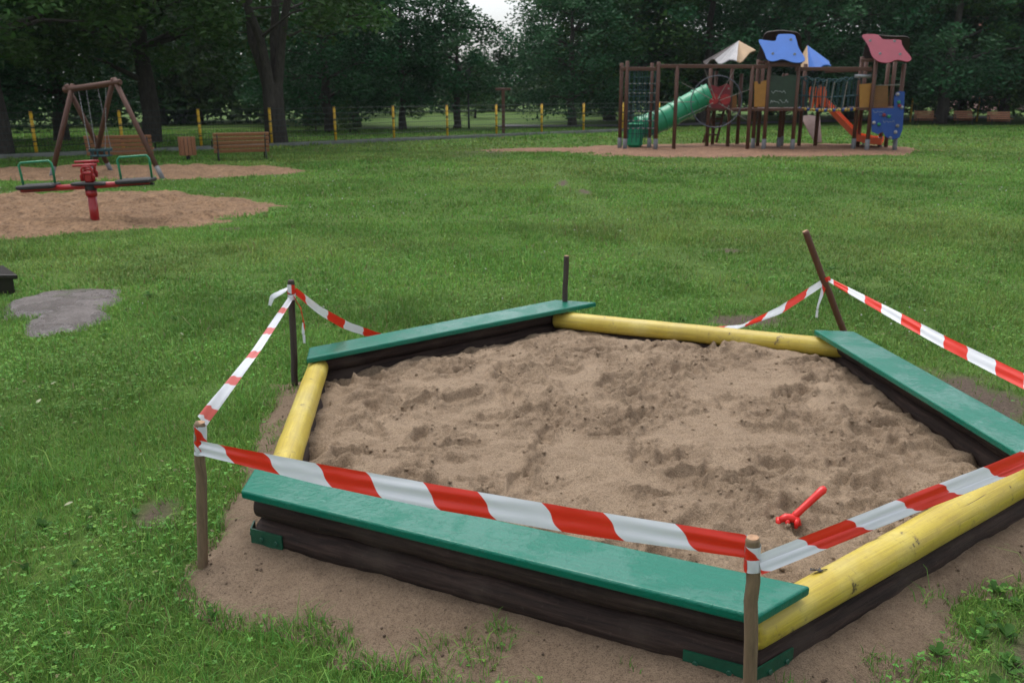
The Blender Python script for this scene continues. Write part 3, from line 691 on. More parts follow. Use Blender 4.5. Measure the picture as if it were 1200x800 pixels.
def wrap(axis_p, axis_d, r, w, turns, phase, tilt=.3, n=48, upw=0.0):
    """tape wound round a stake"""
    axis_d = np.array(axis_d, float); axis_d /= np.linalg.norm(axis_d); a = np.cross(axis_d, [0, 1, 0.]); a /= np.linalg.norm(a); b_ = np.cross(axis_d, a)
    V = []; U = []
    for i in range(n):
        t = i / (n - 1); an = 2 * PI * turns * t
        c = np.array(axis_p) + (a * math.cos(an) + b_ * math.sin(an)) * (r + .0012 * t) + axis_d * (tilt * r * math.sin(an) + upw * (t - .5))
        for j in range(4): V.append(c + axis_d * w * (j / 3 - .5) + (a * math.cos(an) + b_ * math.sin(an)) * .001 * math.sin(j * 2.1 + an * 3)); U.append((phase + r * an, j / 3, 0))
    i = np.arange(n * 4).reshape(n, 4); q = np.stack([i[:-1, :-1], i[:-1, 1:], i[1:, 1:], i[1:, :-1]], -1).reshape(-1, 4)
    return np.array(V), q, np.array(U)
def on(k, t):
    a, b_ = np.array(ST[k][0]), np.array(ST[k][1]); return a + (b_ - a) * t
def zat(k, z):
    a, b_ = np.array(ST[k][0]), np.array(ST[k][1]); return a + (b_ - a) * ((z - a[2]) / (b_[2] - a[2]))
# front span: broad, upright, three long creases
pA = np.array(zat('ln', .485)) + [.0, -.0185, 0]; pB = np.array(zat('n', .492)) + [-.0, .0185, 0]
mid = (pA + pB) / 2 + np.array([0, 0, -.022])
# stripes: red ends at the near stake
Lf = np.linalg.norm(pB - pA)
front = ribbon([pA, lerp(pA, mid, .5) + [0, 0, -.006], mid, lerp(mid, pB, .5) + [0, 0, -.006], pB], [.050, .066, .074, .072, .060], [-.05, -.12, -.15, -.15, -.10], 150, 11, .374 * .75 + .045, .0020, seed=1)
tape([front, wrap(zat('ln', .525), on('ln', 1) - on('ln', 0), .0195, .06, 1.1, .2, .1), wrap(zat('ln', .478), on('ln', 1) - on('ln', 0), .0205, .045, 1.0, .03, -.1)],
     'broad red and white tape stretched low across the near green board', tuple(pA))
# near right span, folded in two
pA = np.array(zat('n', .470)) + [.012, -.014, 0]; pB = np.array(zat('x', .575)) + [-.018, 0, 0]
mid = (pA + pB) / 2 + np.array([0, 0, -.012])
s1 = ribbon([pA, mid, pB], [.040, .046, .048, .046], [-.1, -.2, -.25, -.25], 120, 7, .275, .0016, seed=2)
fo = np.array([.004, -.006, -.017])
s2 = ribbon([pA + fo, mid + fo + [0, 0, -.004], pB + fo], [.030, .022, .018, .018], [-.25, -.4, -.4, -.3], 120, 5, .245, .0012, seed=3)
tape([s1, s2, wrap(zat('n', .455), on('n', 1) - on('n', 0), .0205, .036, 1.1, -.02, .12), wrap(zat('n', .488), on('n', 1) - on('n', 0), .0192, .045, .9, .21, -.08)],
     'folded red and white tape running over the nearest yellow log', tuple(pA))
# right span from leaning stake
pt = atY(969, 328, 5.1); pB = np.array(zat('x', .42)) + [0, .018, 0]
s1 = ribbon([pt + [.015, -.01, .0], (pt + pB) / 2 + [0, 0, -.012], pB], [.026, .050, .058, .062], [-.8, -.6, -.5, -.45], 120, 7, .02, .002, seed=4)
tape([s1, wrap(pt, np.array(ST['r'][1]) - np.array(ST['r'][0]), .021, .028, 1.4, .02, .5)], 'red and white tape slanting down from the leaning stake past the wet board', tuple(pt))
# slack tape lying on the grass behind the far log
pe = at(866, 383, .06); pk = np.array([.9, 5.62, .03]); pb = np.array(ST['b'][0]) + [.03, .02, .05]
s1 = ribbon([pt + [-.018, -.005, -.01], atY(915, 363, 5.3), pe, (pe + pk) / 2 + [0, .05, -.01], pk, pb], [.04, .055, .03, .035, .05, .04], [.2, .5, .9, 1.2, 1.3, .6], 120, 5, .30, .003, seed=5)
tl = atY(963, 345, 5.09)
s2 = ribbon([pt + [-.012, -.01, -.01], tl, atY(958, 360, 5.09), atY(957, 372, 5.09)], [.03, .02, .012, .014], [0, .6, 1.2, .4], 30, 4, .19, .002, seed=6)
tape([s1, s2], 'slack red and white tape sagging to the grass behind the far yellow log', tuple(pt))
# left far stake to the back
pk0 = np.array(zat('lf', .58)); pm = atY(437, 392, 5.05); 
s1 = ribbon([pk0 + [.018, 0, .01], atY(374, 363, 4.6), atY(405, 381, 4.82), pm, pm + [.35, .18, -.14], np.array(ST['b'][0]) + [-.04, .0, .05]], [.03, .055, .045, .05, .04, .04], [.3, .8, .5, .7, 1.2, .8], 120, 5, .16, .003, seed=7)
s2 = ribbon([pk0 + [-.016, 0, .02], atY(328, 343, 4.5), atY(319, 348, 4.5), atY(316, 358, 4.5)], [.03, .034, .03, .016], [1.3, .9, .5, .2], 40, 5, .26, .003, seed=8)
s3 = ribbon([pk0 + [.012, -.01, -.02], atY(353, 362, 4.48), atY(356, 378, 4.48), atY(355.5, 390, 4.48), atY(356.5, 402, 4.48)], [.03, .04, .035, .014, .010], [.6, 1.0, 1.4, .6, .2], 50, 5, .44, .003, seed=9)
tape([s1, s2, s3, wrap(pk0 + [0, 0, .012], on('lf', 1) - on('lf', 0), .0195, .05, 1.3, .12, .3), wrap(pk0 - [0, 0, .02], on('lf', 1) - on('lf', 0), .0205, .03, 1.1, .3, -.4)],
     'tape with loose fluttering ends knotted to the dark stake by the back board', tuple(pk0))
# left span, twisted narrow
pA = np.array(zat('ln', .54)) + [-.004, .02, .015]; pB = pk0 + [-.004, -.02, -.035]
s1 = ribbon([pA, (pA + pB) / 2 + [0, 0, -.018], pB], [.052, .038, .033, .033, .031, .026], [-.2, -.75, -1.0, -1.1, -.9, -.7], 120, 5, .05, .002, seed=10)
tape([s1], 'narrow twisted tape between the two stakes beside the left yellow log', tuple(pA), 'tape_pale')

# ------------------------------------------------------------------ toy rake lying in the sand
P0 = at(928, 607, .175); P1 = atY(967, 571, P0[1] + .045)
toy = thing('toy_rake', tuple(P0), 'small red plastic toy rake stuck in the sand', 'toy')
d = (P1 - P0) / np.linalg.norm(P1 - P0)
MB().tube([P0, P0 + d * .02, lerp(P0, P1, .3), lerp(P0, P1, .75), P1 - d * .012, P1], [.011, .0135, .0125, .0135, .0150, .009], 12).build('handle', M['toy_red'], toy, tuple(P0))
hd = MB(); sx = np.array([1, -.15, .0]); 
hd.tube([P0 + sx * .022 + [0, -.01, -.022], P0 + sx * .016 + [0, -.002, -.004], P0, P0 - sx * .022 + [0, -.004, .004], P0 - sx * .045 + [0, -.012, -.004]], [.010, .014, .016, .0145, .011], 10)
for k in range(3):
    b0 = P0 - sx * (.046 - .03 * k) + [0, -.006, .0]
    hd.tube([b0, b0 + [-.004, -.012, -.008], b0 + [-.006, -.016, -.026]], [.010, .009, .006], 8)
hd.build('rake_head', M['toy_red'], toy, tuple(P0))

# fallen leaves on the lawn
M['pale_leaf'] = plain('pale_fallen_leaf', (.34, .36, .20), .6, .3, 40)
for i, (px, py) in enumerate(((62, 449), (45, 470), (213, 391), (118, 462), (165, 532), (80, 590))):
    p = at(px, py, .035); mb = MB(); L_ = .018; ou = [(-1, 0), (-.5, .38), (.1, .5), (.7, .3), (1.1, 0), (.7, -.3), (.1, -.5), (-.5, -.38)]
    mb.add([(x * L_, y * L_, .006 * abs(y) + .003 * x) for x, y in ou] + [(x * L_, y * L_, .006 * abs(y) + .003 * x - .001) for x, y in ou], [tuple(range(8)), tuple(range(15, 7, -1))] + [(k, 8 + k, 8 + (k + 1) % 8, (k + 1) % 8) for k in range(8)])
    o = mb.build('fallen_leaf', M['pale_leaf']); o.location = tuple(p); o.rotation_euler = (.25, -.2, i * 1.3); tag(o, 'small pale fallen leaf lying in the lawn left of the sandbox', 'leaf', 'fallen leaves on the lawn')
# wet dead leaf on the near log
lp = at(957, 669, .236)
lf = MB()
ou = [(0, 0), (.006, .009), (.016, .007), (.022, .016), (.030, .009), (.042, .012), (.040, .003), (.058, -.002), (.042, -.005), (.030, -.012), (.018, -.008), (.008, -.010)]
n = len(ou); lf.add([(x, y, .003 * math.sin(x * 160) + (.002 if i % 2 else -.001)) for i, (x, y) in enumerate(ou)] + [(x, y, .003 * math.sin(x * 160) - .0012) for x, y in ou],
       [tuple(range(n)), tuple(range(2 * n - 1, n - 1, -1))] + [(i, n + i, n + (i + 1) % n, (i + 1) % n) for i in range(n)])
o = lf.build('dead_leaf', M['dead_leaf']); o.location = (lp[0] - .02, lp[1], lp[2] + .004); o.rotation_euler = (R(-12), R(6), R(14))
tag(o, 'dark wet dead leaf stuck on the nearest yellow log', 'leaf')

# ------------------------------------------------------------------ dark low bench at the left edge
c0 = at(20.5, 322, .175)
sl = thing('plank_bench', (c0[0], c0[1], 0), 'dark wet wooden bench end beside the gravel patch', 'bench')
dL = np.array([-1, .02, 0]); dB = at(0, 308, .175) - c0; dB /= np.linalg.norm(dB)
ang = math.atan2(dB[1], dB[0])
quad = [c0, c0 + dB * .55, c0 + dB * .55 + dL * 1.3, c0 + dL * 1.3]
MB().poly([tuple(p) for p in quad], .038)  .build('seat', M['slab'], sl, (c0[0], c0[1], 0), .006)
i_ = lambda a, b_: c0 + dB * a + dL * b_
for b0, b1 in ((.03, .60), (.70, 1.24)):
    MB().poly([(*i_(.06, b0)[:2], .1365), (*i_(.48, b0)[:2], .1365), (*i_(.48, b1)[:2], .1365), (*i_(.06, b1)[:2], .1365)], .18).build('leg', M['slab'], sl, (c0[0], c0[1], 0), .008)

# ------------------------------------------------------------------ rocker with four seats
def rot_pt(p, c, s): return (p[0] * c - p[1] * s, p[0] * s + p[1] * c, p[2])
rk = thing('seesaw', (-5.42, 11.17, .0), 'red seesaw on a post with two green hooped seats and red handles in the middle', 'seesaw', rz=R(4))
MB().tube([(0, 0, -.1), (0, 0, .40)], .055, 16).tube([(0, 0, .36), (0, 0, .43)], .07, 16).build('post', M['red_paint'], rk)
MB().box((0, 0, .515), (.42, .20, .035), bev=.01).tube([(0, 0, .41), (0, 0, .52)], .07, 14).build('hub', M['rubber'], rk)
tl_ = .045
def arm(dx, dy, L, up): return [(0, 0, .48), (dx * L, dy * L, .48 + up)]
MB().tube([(-.86, 0, .445), (0, 0, .485), (.76, 0, .525)], .038, 12).build('beam', M['red_paint'], rk)
for sgn, x0, x1, zz in ((-1, -.87, -.42, .47), (1, .36, .80, .525)):
    xm = (x0 + x1) / 2
    MB().box((xm, 0, zz + .02), (x1 - x0, .30, .055), (0, -.048, 0), .015).box((xm, 0, zz - .03), (x1 - x0, .06, .03), (0, -.048, 0)).build('seat', M['rubber'], rk)
    za, zb = zz + .03 + (x0 - xm) * .048, zz + .03 + (x1 - xm) * .048
    MB().tube([(x0 + .03, .02, za), (x0 + .02, .02, za + .16), (x0 + .01, .02, za + .26), (x0 + .04, .02, za + .295), (x1 - .06, .02, zb + .295), (x1 - .03, .02, zb + .26), (x1 - .02, .02, zb)], .015, 10).build('handle', M['green_tube'], rk)
for sgn in (-1, 1):
    y0, zz = sgn * .10, .54 + sgn * .02
    h = MB()
    for w, hz in ((.15, .13), (.12, .21)):
        h.tube([(-w * .5, y0 - sgn * .05, zz + .03), (-w * .55, y0 - sgn * .05, zz + hz - .03), (-w * .35, y0 - sgn * .05, zz + hz), (w * .35, y0 - sgn * .05, zz + hz), (w * .55, y0 - sgn * .05, zz + hz - .03), (w * .5, y0 - sgn * .05, zz + .03)], .016, 10)
    h.tube([(-.17, y0 - sgn * .06, zz + .225), (.13, y0 - sgn * .06, zz + .235)], .018, 10)
    h.build('handle', M['red_paint'], rk)
MB().box((0, 0, .60), (.12, .10, .14), bev=.02).build('pivot_block', M['red_paint'], rk)

# ------------------------------------------------------------------ swing
F = {k: at(*p) for k, p in dict(a1=(191, 210), a2=(107, 206), b1=(60, 209), b2=(131.6, 203.5)).items()}
ma = (F['a1'] + F['a2']) / 2; mb = (F['b1'] + F['b2']) / 2
ta = ma + [0, 0, 1.84]; tb_ = mb + [0, 0, 1.73]
sw = thing('swing_frame', (float((ma + mb)[0] / 2), float((ma + mb)[1] / 2), 0), 'brown timber A frame swing with hanging chains and a baby seat', 'swing')
OS = tuple(sw.location)
ab = (ta - tb_) / np.linalg.norm(ta - tb_)
MB().tube([tb_ - ab * .16, ta + ab * .16], .06, 14, True, .01).build('top_beam', M['play_wood'], sw, OS)
for f, t in (('a1', ta), ('a2', ta), ('b1', tb_), ('b2', tb_)):
    d = (t - F[f]); e = d / np.linalg.norm(d)
    lg = MB().tube([F[f] + d * .13, t + e * .10 + (ab * .05 if f[1] == '1' else -ab * .05)], .051, 12, True, .01).build('leg', M['play_wood'], sw, OS)
    MB().tube([F[f] - e * .1, F[f] + d * .16], .048, 10).build('steel_foot', M['foot'], lg, OS)
seatc = (ta + tb_) / 2 * np.array([1, 1, 0]) + [0, 0, .42]
for k, t in enumerate((.18, .36, .62, .82)):
    top = tb_ + (ta - tb_) * t; bot = seatc + np.array([(-.17, -.15, .17, .15)[k], (-.1, .12, .1, -.12)[k], .12])
    ch = MB(); nlk = 34
    for i in range(nlk):
        p0 = top + (bot - top) * (i / nlk); p1 = top + (bot - top) * ((i + .82) / nlk); ch.tube([p0, p1], .007 if i % 2 else .010, 5)
    ch.build('chain', M['steel'], sw, OS)
st_ = MB().box(tuple(seatc), (.34, .30, .03), bev=.01)
for dx, dy, sx_, sy_ in ((-.17, 0, .03, .30), (.17, 0, .03, .30), (0, -.15, .34, .03), (0, .15, .34, .03)): st_.box((seatc[0] + dx, seatc[1] + dy, seatc[2] + .12), (sx_, sy_, .05), bev=.008); st_.box((seatc[0] + dx * .97, seatc[1] + dy * .97, seatc[2] + .06), (.03, .03, .12))
st_.build('seat', M['rope_blue'], sw, OS)

# ------------------------------------------------------------------ benches and bin
def bench(px0, px1, pyb, H, label, group, flip=False):
    a = at(px0, pyb[0]); b_ = at(px1, pyb[1]); L = float(np.linalg.norm(b_ - a)); rz = math.atan2(b_[1] - a[1], b_[0] - a[0]); c = (a + b_) / 2
    rt = thing('slatted_bench', (c[0], c[1], 0), label, 'bench', group, rz)
    s_ = -1 if flip else 1
    for k in range(5):
        z = H * (.36 + .155 * k); MB().box((0, -.02 - .035 * (k - 2) * s_, z), (L, .028, H * .125), (.28 * s_, 0, 0), .006).build('back_slat', M['bench_wood'], rt)
    for k in range(4): MB().box((0, s_ * (.10 + .10 * k), H * .50), (L, .085, .03), bev=.006).build('seat_slat', M['bench_wood'], rt)
    for sx_ in (-1, 1):
        x = sx_ * (L / 2 - .10)
        MB().tube([(x, -.10 * s_, 0), (x, .02 * s_, H * .45), (x, .44 * s_, H * .47), (x, .46 * s_, 0)], .018, 8).tube([(x, .02 * s_, H * .45), (x, -.10 * s_, H * 1.0)], .016, 8).build('leg', M['iron'], rt)
        x = sx_ * (L / 2 + .02)
        MB().tube([(x, -.06 * s_, H * .76), (x, .25 * s_, H * .74), (x, .42 * s_, H * .70), (x, .44 * s_, H * .48)], .018, 8).build('armrest', M['iron'], rt)
    return rt
BG = 'slatted park benches'
bench(103, 181, (192, 190), .64, 'brown slatted bench partly hidden behind the timber swing', BG)
bench(252, 317, (189, 187), .66, 'brown slatted bench beside the thick forked tree trunk', BG)
bench(1070, 1093, (146, 146), .62, 'far slatted bench nearest the play structure, between two fence posts', BG, True)
bench(1116, 1138, (146, 146), .62, 'far slatted bench in front of the paired dark trunks', BG, True)
bench(1155, 1182, (147, 147), .60, 'far shaded bench nearest the pink house', BG, True)
bp = at(221, 187)
bn = thing('litter_bin', tuple(bp), 'round litter bin clad in brown wooden slats between the benches', 'bin')
r_ = .20
for k in range(14):
    a = 2 * PI * k / 14; MB().box((r_ * math.cos(a), r_ * math.sin(a), .34), (.02, .078, .46), (0, 0, a), .004).build('slat', M['bench_wood'], bn)
MB().tube([(0, 0, .13), (0, 0, .55)], .18, 16).build('liner', M['iron'], bn)
MB().tube([(0, 0, -.05), (0, 0, .14)], .05, 10).build('foot', M['iron'], bn)

# ------------------------------------------------------------------ fence
f0 = np.array([-13.0, 24.02, 0]); fd = np.array([1.779, 1.386, 0]); FH = 1.22
fe = thing('mesh_fence', (-13.0, 24.02, 0), 'dark wire mesh fence with yellow posts behind the lawn', 'fence')
OF = tuple(f0)
for k in range(-4, 12):
    p = f0 + fd * k
    po = MB().tube([p - [0, 0, .1], p + [0, 0, FH]], .044, 10).build('post', M['fence_yellow'], fe, OF)
    for q0, q1 in ((FH * .62, FH * .62 + .04), (FH * .32, FH * .32 + .04), (FH - .02, FH + .012)): MB().tube([p + [0, 0, q0], p + [0, 0, q1]], .049, 10).build('clip', M['iron'], po, OF)
    if k < 11:
        pn = MB(); q_ = p + fd; n_ = np.array([fd[1], -fd[0], 0]) / np.linalg.norm(fd[:2]) * .04
        for z in np.linspace(.12, FH - .05, 7): pn.tube([p + n_ + [0, 0, z], q_ + n_ + [0, 0, z]], .0085, 4, False)
        for t in np.linspace(.03, .97, 26): w_ = p + fd * t + n_; pn.tube([w_ + [0, 0, .1], w_ + [0, 0, FH - .03]], .0036, 3, False)
        pn.build('mesh_panel', M['fence_wire'], fe, OF)
MB().box(tuple(f0 + fd * 3.5 + [.09, -.12, .03]), (2.2553 * 15, .10, .16), (0, 0, math.atan2(fd[1], fd[0])), .01).build('plinth', M['concrete'], fe, OF)
f2 = thing('mesh_fence', tuple(at(1068, 143)), 'far stretch of fence with yellow posts behind the distant benches', 'fence')
O2 = tuple(f2.location); prev = None
fpos = [gx(p, 47.5) for p in (1068, 1106, 1146, 1170, 1208, 1250)]
for x in fpos:
    p = np.array([x, 47.5, 0]); po = MB().tube([p - [0, 0, .1], p + [0, 0, 1.25]], .05, 8).build('post', M['fence_yellow'], f2, O2)
    if prev is not None:
        pn = MB()
        for z in np.linspace(.1, 1.15, 7): pn.tube([prev + [0, .06, z], p + [0, .06, z]], .006, 4, False)
        for t in np.linspace(.04, .96, 18): w_ = prev + (p - prev) * t + [0, .06, 0]; pn.tube([w_ + [0, 0, .1], w_ + [0, 0, 1.15]], .003, 3, False)
        pn.build('mesh_panel', M['fence_wire'], f2, O2)
    prev = p

# ------------------------------------------------------------------ climbing frame (local frame: s along its front, d away from the viewer)
pO = at(733, 177); pE = at(1053, 178.2); ea = (pE - pO) / np.linalg.norm(pE - pO); ROT = math.atan2(ea[1], ea[0]); na = np.array([-ea[1], ea[0], 0])
def S(px, d, z=1.2):
    lo, hi = -6.0, 14.0
    for _ in range(40):
        m_ = (lo + hi) / 2
        if proj(pO + ea * m_ + na * d + [0, 0, z])[0] < px: lo = m_
        else: hi = m_
    return (lo + hi) / 2
def ZP(px, py, d):
    lo, hi = -1.0, 5.0; s_ = S(px, d)
    for _ in range(40):
        m_ = (lo + hi) / 2
        if proj(pO + ea * s_ + na * d + [0, 0, m_])[1] > py: lo = m_
        else: hi = m_
    return (lo + hi) / 2
def zp(zx, zy): return 700 + zx / 3, 20 + zy / 3
def L3(zx, zy, d):
    px, py = zp(zx, zy); z = ZP(px, py, d); s_ = S(px, d, z); return np.array([s_, d, z])
pt_ = thing('climbing_frame', tuple(pO), 'big wooden climbing frame with coloured roofs, slides, nets and rope bridge', 'climbing frame', rz=ROT)
W = M['play_wood']
def part(mb, name, mat, parent=pt_, bevel=0): return mb.build(name, mat, parent, None, bevel)
def ppost(zx, ztop, d, r=.055, foot=True, mat=W):
    px = 700 + zx / 3; s_ = S(px, d); z = ZP(px, 20 + ztop / 3, d)
    o = part(MB().tube([(s_, d, .22 if foot else -.1), (s_, d, z)], r, 10, True, .01), 'post', mat)
    if foot: part(MB().tube([(s_, d, -.1), (s_, d, .34)], r * 1.14, 8), 'steel_foot', M['foot'], o)
    return s_, z
for zx, zt, d, ft in ((82, 162, .55, 1), (101, 155, 0, 1), (187, 162, .55, 1), (210, 158, 0, 1), (275, 172, .0, 0), (392, 180, 1.3, 0), (412, 190, 2.3, 0), (466, 180, 1.3, 0), (500, 200, 2.3, 0), (537, 172, 0, 0),
                       (556, 150, .35, 1), (573, 175, 1.6, 0), (595, 148, 0, 1), (648, 200, .9, 1), (657, 200, 1.7, 1), (697, 172, 0, 1), (720, 165, 1.5, 0), (778, 240, 1.6, 0),
                       (914, 140, 0.35, 1), (963, 150, -.05, 1), (1008, 165, 1.35, 1), (1062, 165, .1, 1), (1030, 150, 1.3, 0), (930, 138, 1.3, 0)):
    ppost(zx, zt, d, .055, bool(ft))
def beam(a, b_, w=.09, h=.1, mat=W, name='beam'):
    a = Vector(a); b_ = Vector(b_); dd = b_ - a; c = (a + b_) / 2; rz_ = math.atan2(dd.y, dd.x); ry_ = -math.asin(max(-1, min(1, dd.z / dd.length)))
    return part(MB().box(tuple(c), (dd.length, w, h), (0, ry_, rz_), .008), name, mat)
beam(L3(82, 183, .0), L3(210, 183, .0)); beam(L3(205, 173, 0), L3(600, 175, 0)); beam(L3(695, 183, 0), L3(965, 183, 0)); beam(L3(800, 190, 1.5), L3(965, 186, 1.4)); beam(L3(82, 175, 0), L3(82, 175, .55), .07, .07); beam(L3(590, 168, 0), L3(715, 168, 0))
# climbing net between the two left posts
nt_ = MB(); yl = []; s0, s1 = S(733.7, 0) + .05, S(770, 0) - .05; zt_ = L3(150, 188, 0)[2]
for t in np.linspace(0.04, .96, 6): nt_.tube([(s0 + (s1 - s0) * t, .02, .35), (s0 + (s1 - s0) * t, .02, zt_)], .011, 5, False)
zs = [L3(150, q, .02)[2] for q in (235, 268, 300, 332, 365, 392)]
for z in zs:
    nt_.tube([(s0, .02, z), (s1, .02, z)], .010, 5, False)
    for t in np.linspace(0.04, .96, 6): yl.append((s0 + (s1 - s0) * t, z))
no = part(nt_, 'climbing_net', M['rope_blue']); 
for x_, z in yl: part(MB().tube([(x_ - .03, .02, z), (x_ + .03, .02, z)], .02, 6), 'rope_clamp', M['rope_pale'], no)
# second net further in
nt2 = MB()
for t in np.linspace(0, 1, 7): nt2.tube([(s0 + (s1 - s0) * t, .62, .2), (s0 + (s1 - s0) * t, .62, zt_)], .009, 5, False)
for z in np.linspace(.45, zt_, 11): nt2.tube([(s0, .62, z), (s1, .62, z)], .009, 5, False)
part(nt2, 'climbing_net', M['rope_blue'])
# hoop with rope spokes
hc = L3(418, 298, .05); hr = .69
part(MB().tube([hc + [hr * math.cos(a), 0, hr * math.sin(a)] for a in np.linspace(0, 2 * PI, 41)], .013, 8, False), 'hoop', M['hoop'])
sk = MB()
for an in (20, 65, 110, 152, 205, 330): 
    a = R(an); e = hc + np.array([math.cos(a), 0, math.sin(a)]) * hr * 1.6; e[2] = min(max(e[2], .5), L3(418, 180, 0)[2])
    sk.tube([hc + np.array([math.cos(a), 0, math.sin(a)]) * .08, e], .008, 5, False)
sk.tube([hc + [-1.9, 0, -.02], hc + [-.6, 0, .0]], .010, 5, False)
part(sk, 'rope_spoke', M['rope_pale'])
# tube slide
tp = [L3(x_, y_, d) for x_, y_, d in ((398, 272, 1.5), (370, 285, 1.5), (330, 305, 1.45), (290, 328, 1.4), (250, 350, 1.3), (215, 366, 1.2), (185, 378, 1.1), (160, 388, 1.05))]
rad = .33; pts = []; rs = []
for i in range(len(tp) - 1):
    for t in np.linspace(0, 1, 6)[:-1]: pts.append(tp[i] + (tp[i + 1] - tp[i]) * t); rs.append(rad)
pts.append(tp[-1]); rs.append(rad)
ts = part(MB().tube(pts, rs, 24), 'tube_slide', M['slide_green'])
rb = MB()
for i in range(3, len(pts) - 1, 5):
    dd = (pts[i + 1] - pts[i - 1]); dd /= np.linalg.norm(dd); rb.tube([pts[i] - dd * .025, pts[i] + dd * .025], rad + .022, 24)
part(rb, 'flange', M['slide_green'], ts)
ex = L3(132, 425, .95); ew = .46
part(MB().box((ex[0], ex[1], .36), (ew, .62, .66), bev=.10).box((ex[0], ex[1] - .0, .715), (ew * 1.05, .66, .04), bev=.015).tube([(ex[0], ex[1], .62), tp[-1]], [.30, .33], 20), 'slide_exit', M['slide_green'])
# decks
def deck(z0x, z1x, zy, d0, d1, t=.08):
    a = L3(z0x, zy, d0); b_ = L3(z1x, zy, d0); return part(MB().box(((a[0] + b_[0]) / 2, (d0 + d1) / 2, (a[2] + b_[2]) / 2 - t / 2), (b_[0] - a[0], d1 - d0, t), bev=.008), 'deck', W)
deck(383, 505, 320, 1.25, 2.4); deck(540, 725, 321, .0, 1.65); deck(915, 1078, 318, .0, 1.4); deck(725, 812, 318, 1.4, 2.5); deck(465, 545, 322, .9, 1.7)
def panel(outl, d, mat, name='panel', t=.03, lean=0.0, parent=pt_):
    P = [L3(x_, y_, d) for x_, y_ in outl]; z0 = min(p[2] for p in P)
    pts_ = [(p[0], p[1] + (p[2] - z0) * lean, p[2]) for p in P]; n = len(pts_); nn = Vector((0, math.cos(math.atan(lean)), -math.sin(math.atan(lean)))) * t
    mb = MB().add([Vector(p) for p in pts_] + [Vector(p) + nn for p in pts_], [tuple(range(n)), tuple(range(2 * n - 1, n - 1, -1))] + [(i, n + i, n + (i + 1) % n, (i + 1) % n) for i in range(n)])
    return part(mb, name, mat, parent)
def sm_outline(o, it=2):
    for _ in range(it):
        q = []
        for i in range(len(o)):
            a, b_ = o[i], o[(i + 1) % len(o)]; q += [(.8 * a[0] + .2 * b_[0], .8 * a[1] + .2 * b_[1]), (.2 * a[0] + .8 * b_[0], .2 * a[1] + .8 * b_[1])]
        o = q
    return o
def bolts(par, pts, d, lean, z0, mat=M['steel'], r=.035):
    for x_, y_ in pts: p = L3(x_, y_, d); p = p + [0, (p[2] - z0) * lean, 0]; part(MB().tube([p + [0, -.025, 0], p + [0, .01, 0]], r, 8), 'bolt', mat, par)
# wall panels
pr = panel(sm_outline([(387, 245), (405, 238), (420, 247), (440, 242), (455, 232), (470, 245), (470, 322), (387, 322)]), 1.25, M['red_panel'])
part(MB().tube([L3(408, 288, 1.22), L3(408, 288, 1.19)], .16, 18).tube([L3(450, 290, 1.22), L3(450, 290, 1.19)], .15, 18), 'disc', M['red_paint'], pr)
bolts(pr, ((400, 255), (462, 252), (428, 283), (395, 315), (462, 315), (440, 310)), 1.2, 0, 0, M['rope_pale'], .03)
panel([(470, 275), (490, 275), (490, 325), (470, 325)], 1.3, M['ochre_dark'])
panel([(552, 228), (563, 226), (566, 236), (574, 236), (577, 227), (598, 222), (598, 316), (552, 316)], -.02, M['ochre'])
gp = panel([(602, 208), (625, 204), (650, 210), (680, 203), (708, 206), (708, 318), (602, 318)], -.03, M['green_dark'])
sc_ = MB(); r3 = np.random.default_rng(12)
for (xa, xb, ya) in ((612, 662, 264), (608, 640, 300), (640, 672, 296)):
    prev = None
    for x_ in np.linspace(xa, xb, 9):
        p = L3(x_, ya + r3.uniform(-6, 6), -.036)
        if prev is not None: sc_.tube([prev, p], .007, 4)
        prev = p
part(sc_, 'scribble', M['scribble'], gp)
for x0_, x1_ in ((745, 762), (766, 778), (782, 806)): panel(sm_outline([(x0_, 250), ((x0_ + x1_) / 2, 243), (x1_, 250), (x1_, 318), (x0_, 318)], 1), 1.5, M['orange'])
panel([(922, 237), (968, 233), (968, 318), (922, 318)], .0, M['ochre']); panel([(972, 240), (1022, 238), (1022, 318), (972, 318)], .12, M['ochre_dark'])
# rope bridge
a = L3(705, 322, .25); b_ = L3(928, 322, .25); br = MB(); dots = []
n = 22
for i in range(n):
    t = (i + .5) / n; x_ = a[0] + (b_[0] - a[0]) * t; z = a[2] + (b_[2] - a[2]) * t - .05 * math.sin(PI * t)
    br.box((x_, .65, z), ((b_[0] - a[0]) / n * .86, .9, .05), bev=.006)
    for d in (.2, 1.1): dots.append((x_, d, z, 'yellow_pl' if i % 3 else 'blue_dark'))
bo = part(br, 'bridge_deck', M['iron']); 
for x_, d, z, mk_ in dots: part(MB().tube([(x_ - .025, d, z), (x_ + .025, d, z)], .04, 8), 'rope_clamp', M[mk_], bo)
for d in (.2, 1.1):
    rp = MB(); top = []
    for i in range(61):
        t = i / 60; x_ = a[0] + (b_[0] - a[0]) * t; top.append((x_, d, a[2] + .77 + .10 * abs(math.sin(t * PI * 5.5)) - .1 * math.sin(PI * t)))
    rp.tube(top, .022, 6, False); rp.tube([(p[0], d, a[2] + .36 - .06 * math.sin(PI * i / 60)) for i, p in enumerate(top)], .014, 5, False)
    for i in range(2, 60, 5): rp.tube([top[i], (top[i][0] + .03 * math.sin(i), d, a[2] - .03)], .014, 5, False)
    part(rp, 'rope_rail', M['rope_blue'])
pv = MB()
for i in (14, 25, 32, 44): x_, z = top[i][0], top[i][2]; pv.tube([(x_, .18, z), (x_ - .03, .18, z - .3), (x_ - .06, .18, a[2])], .016, 5, False)
part(pv, 'rope_rail', M['rope_pale'])
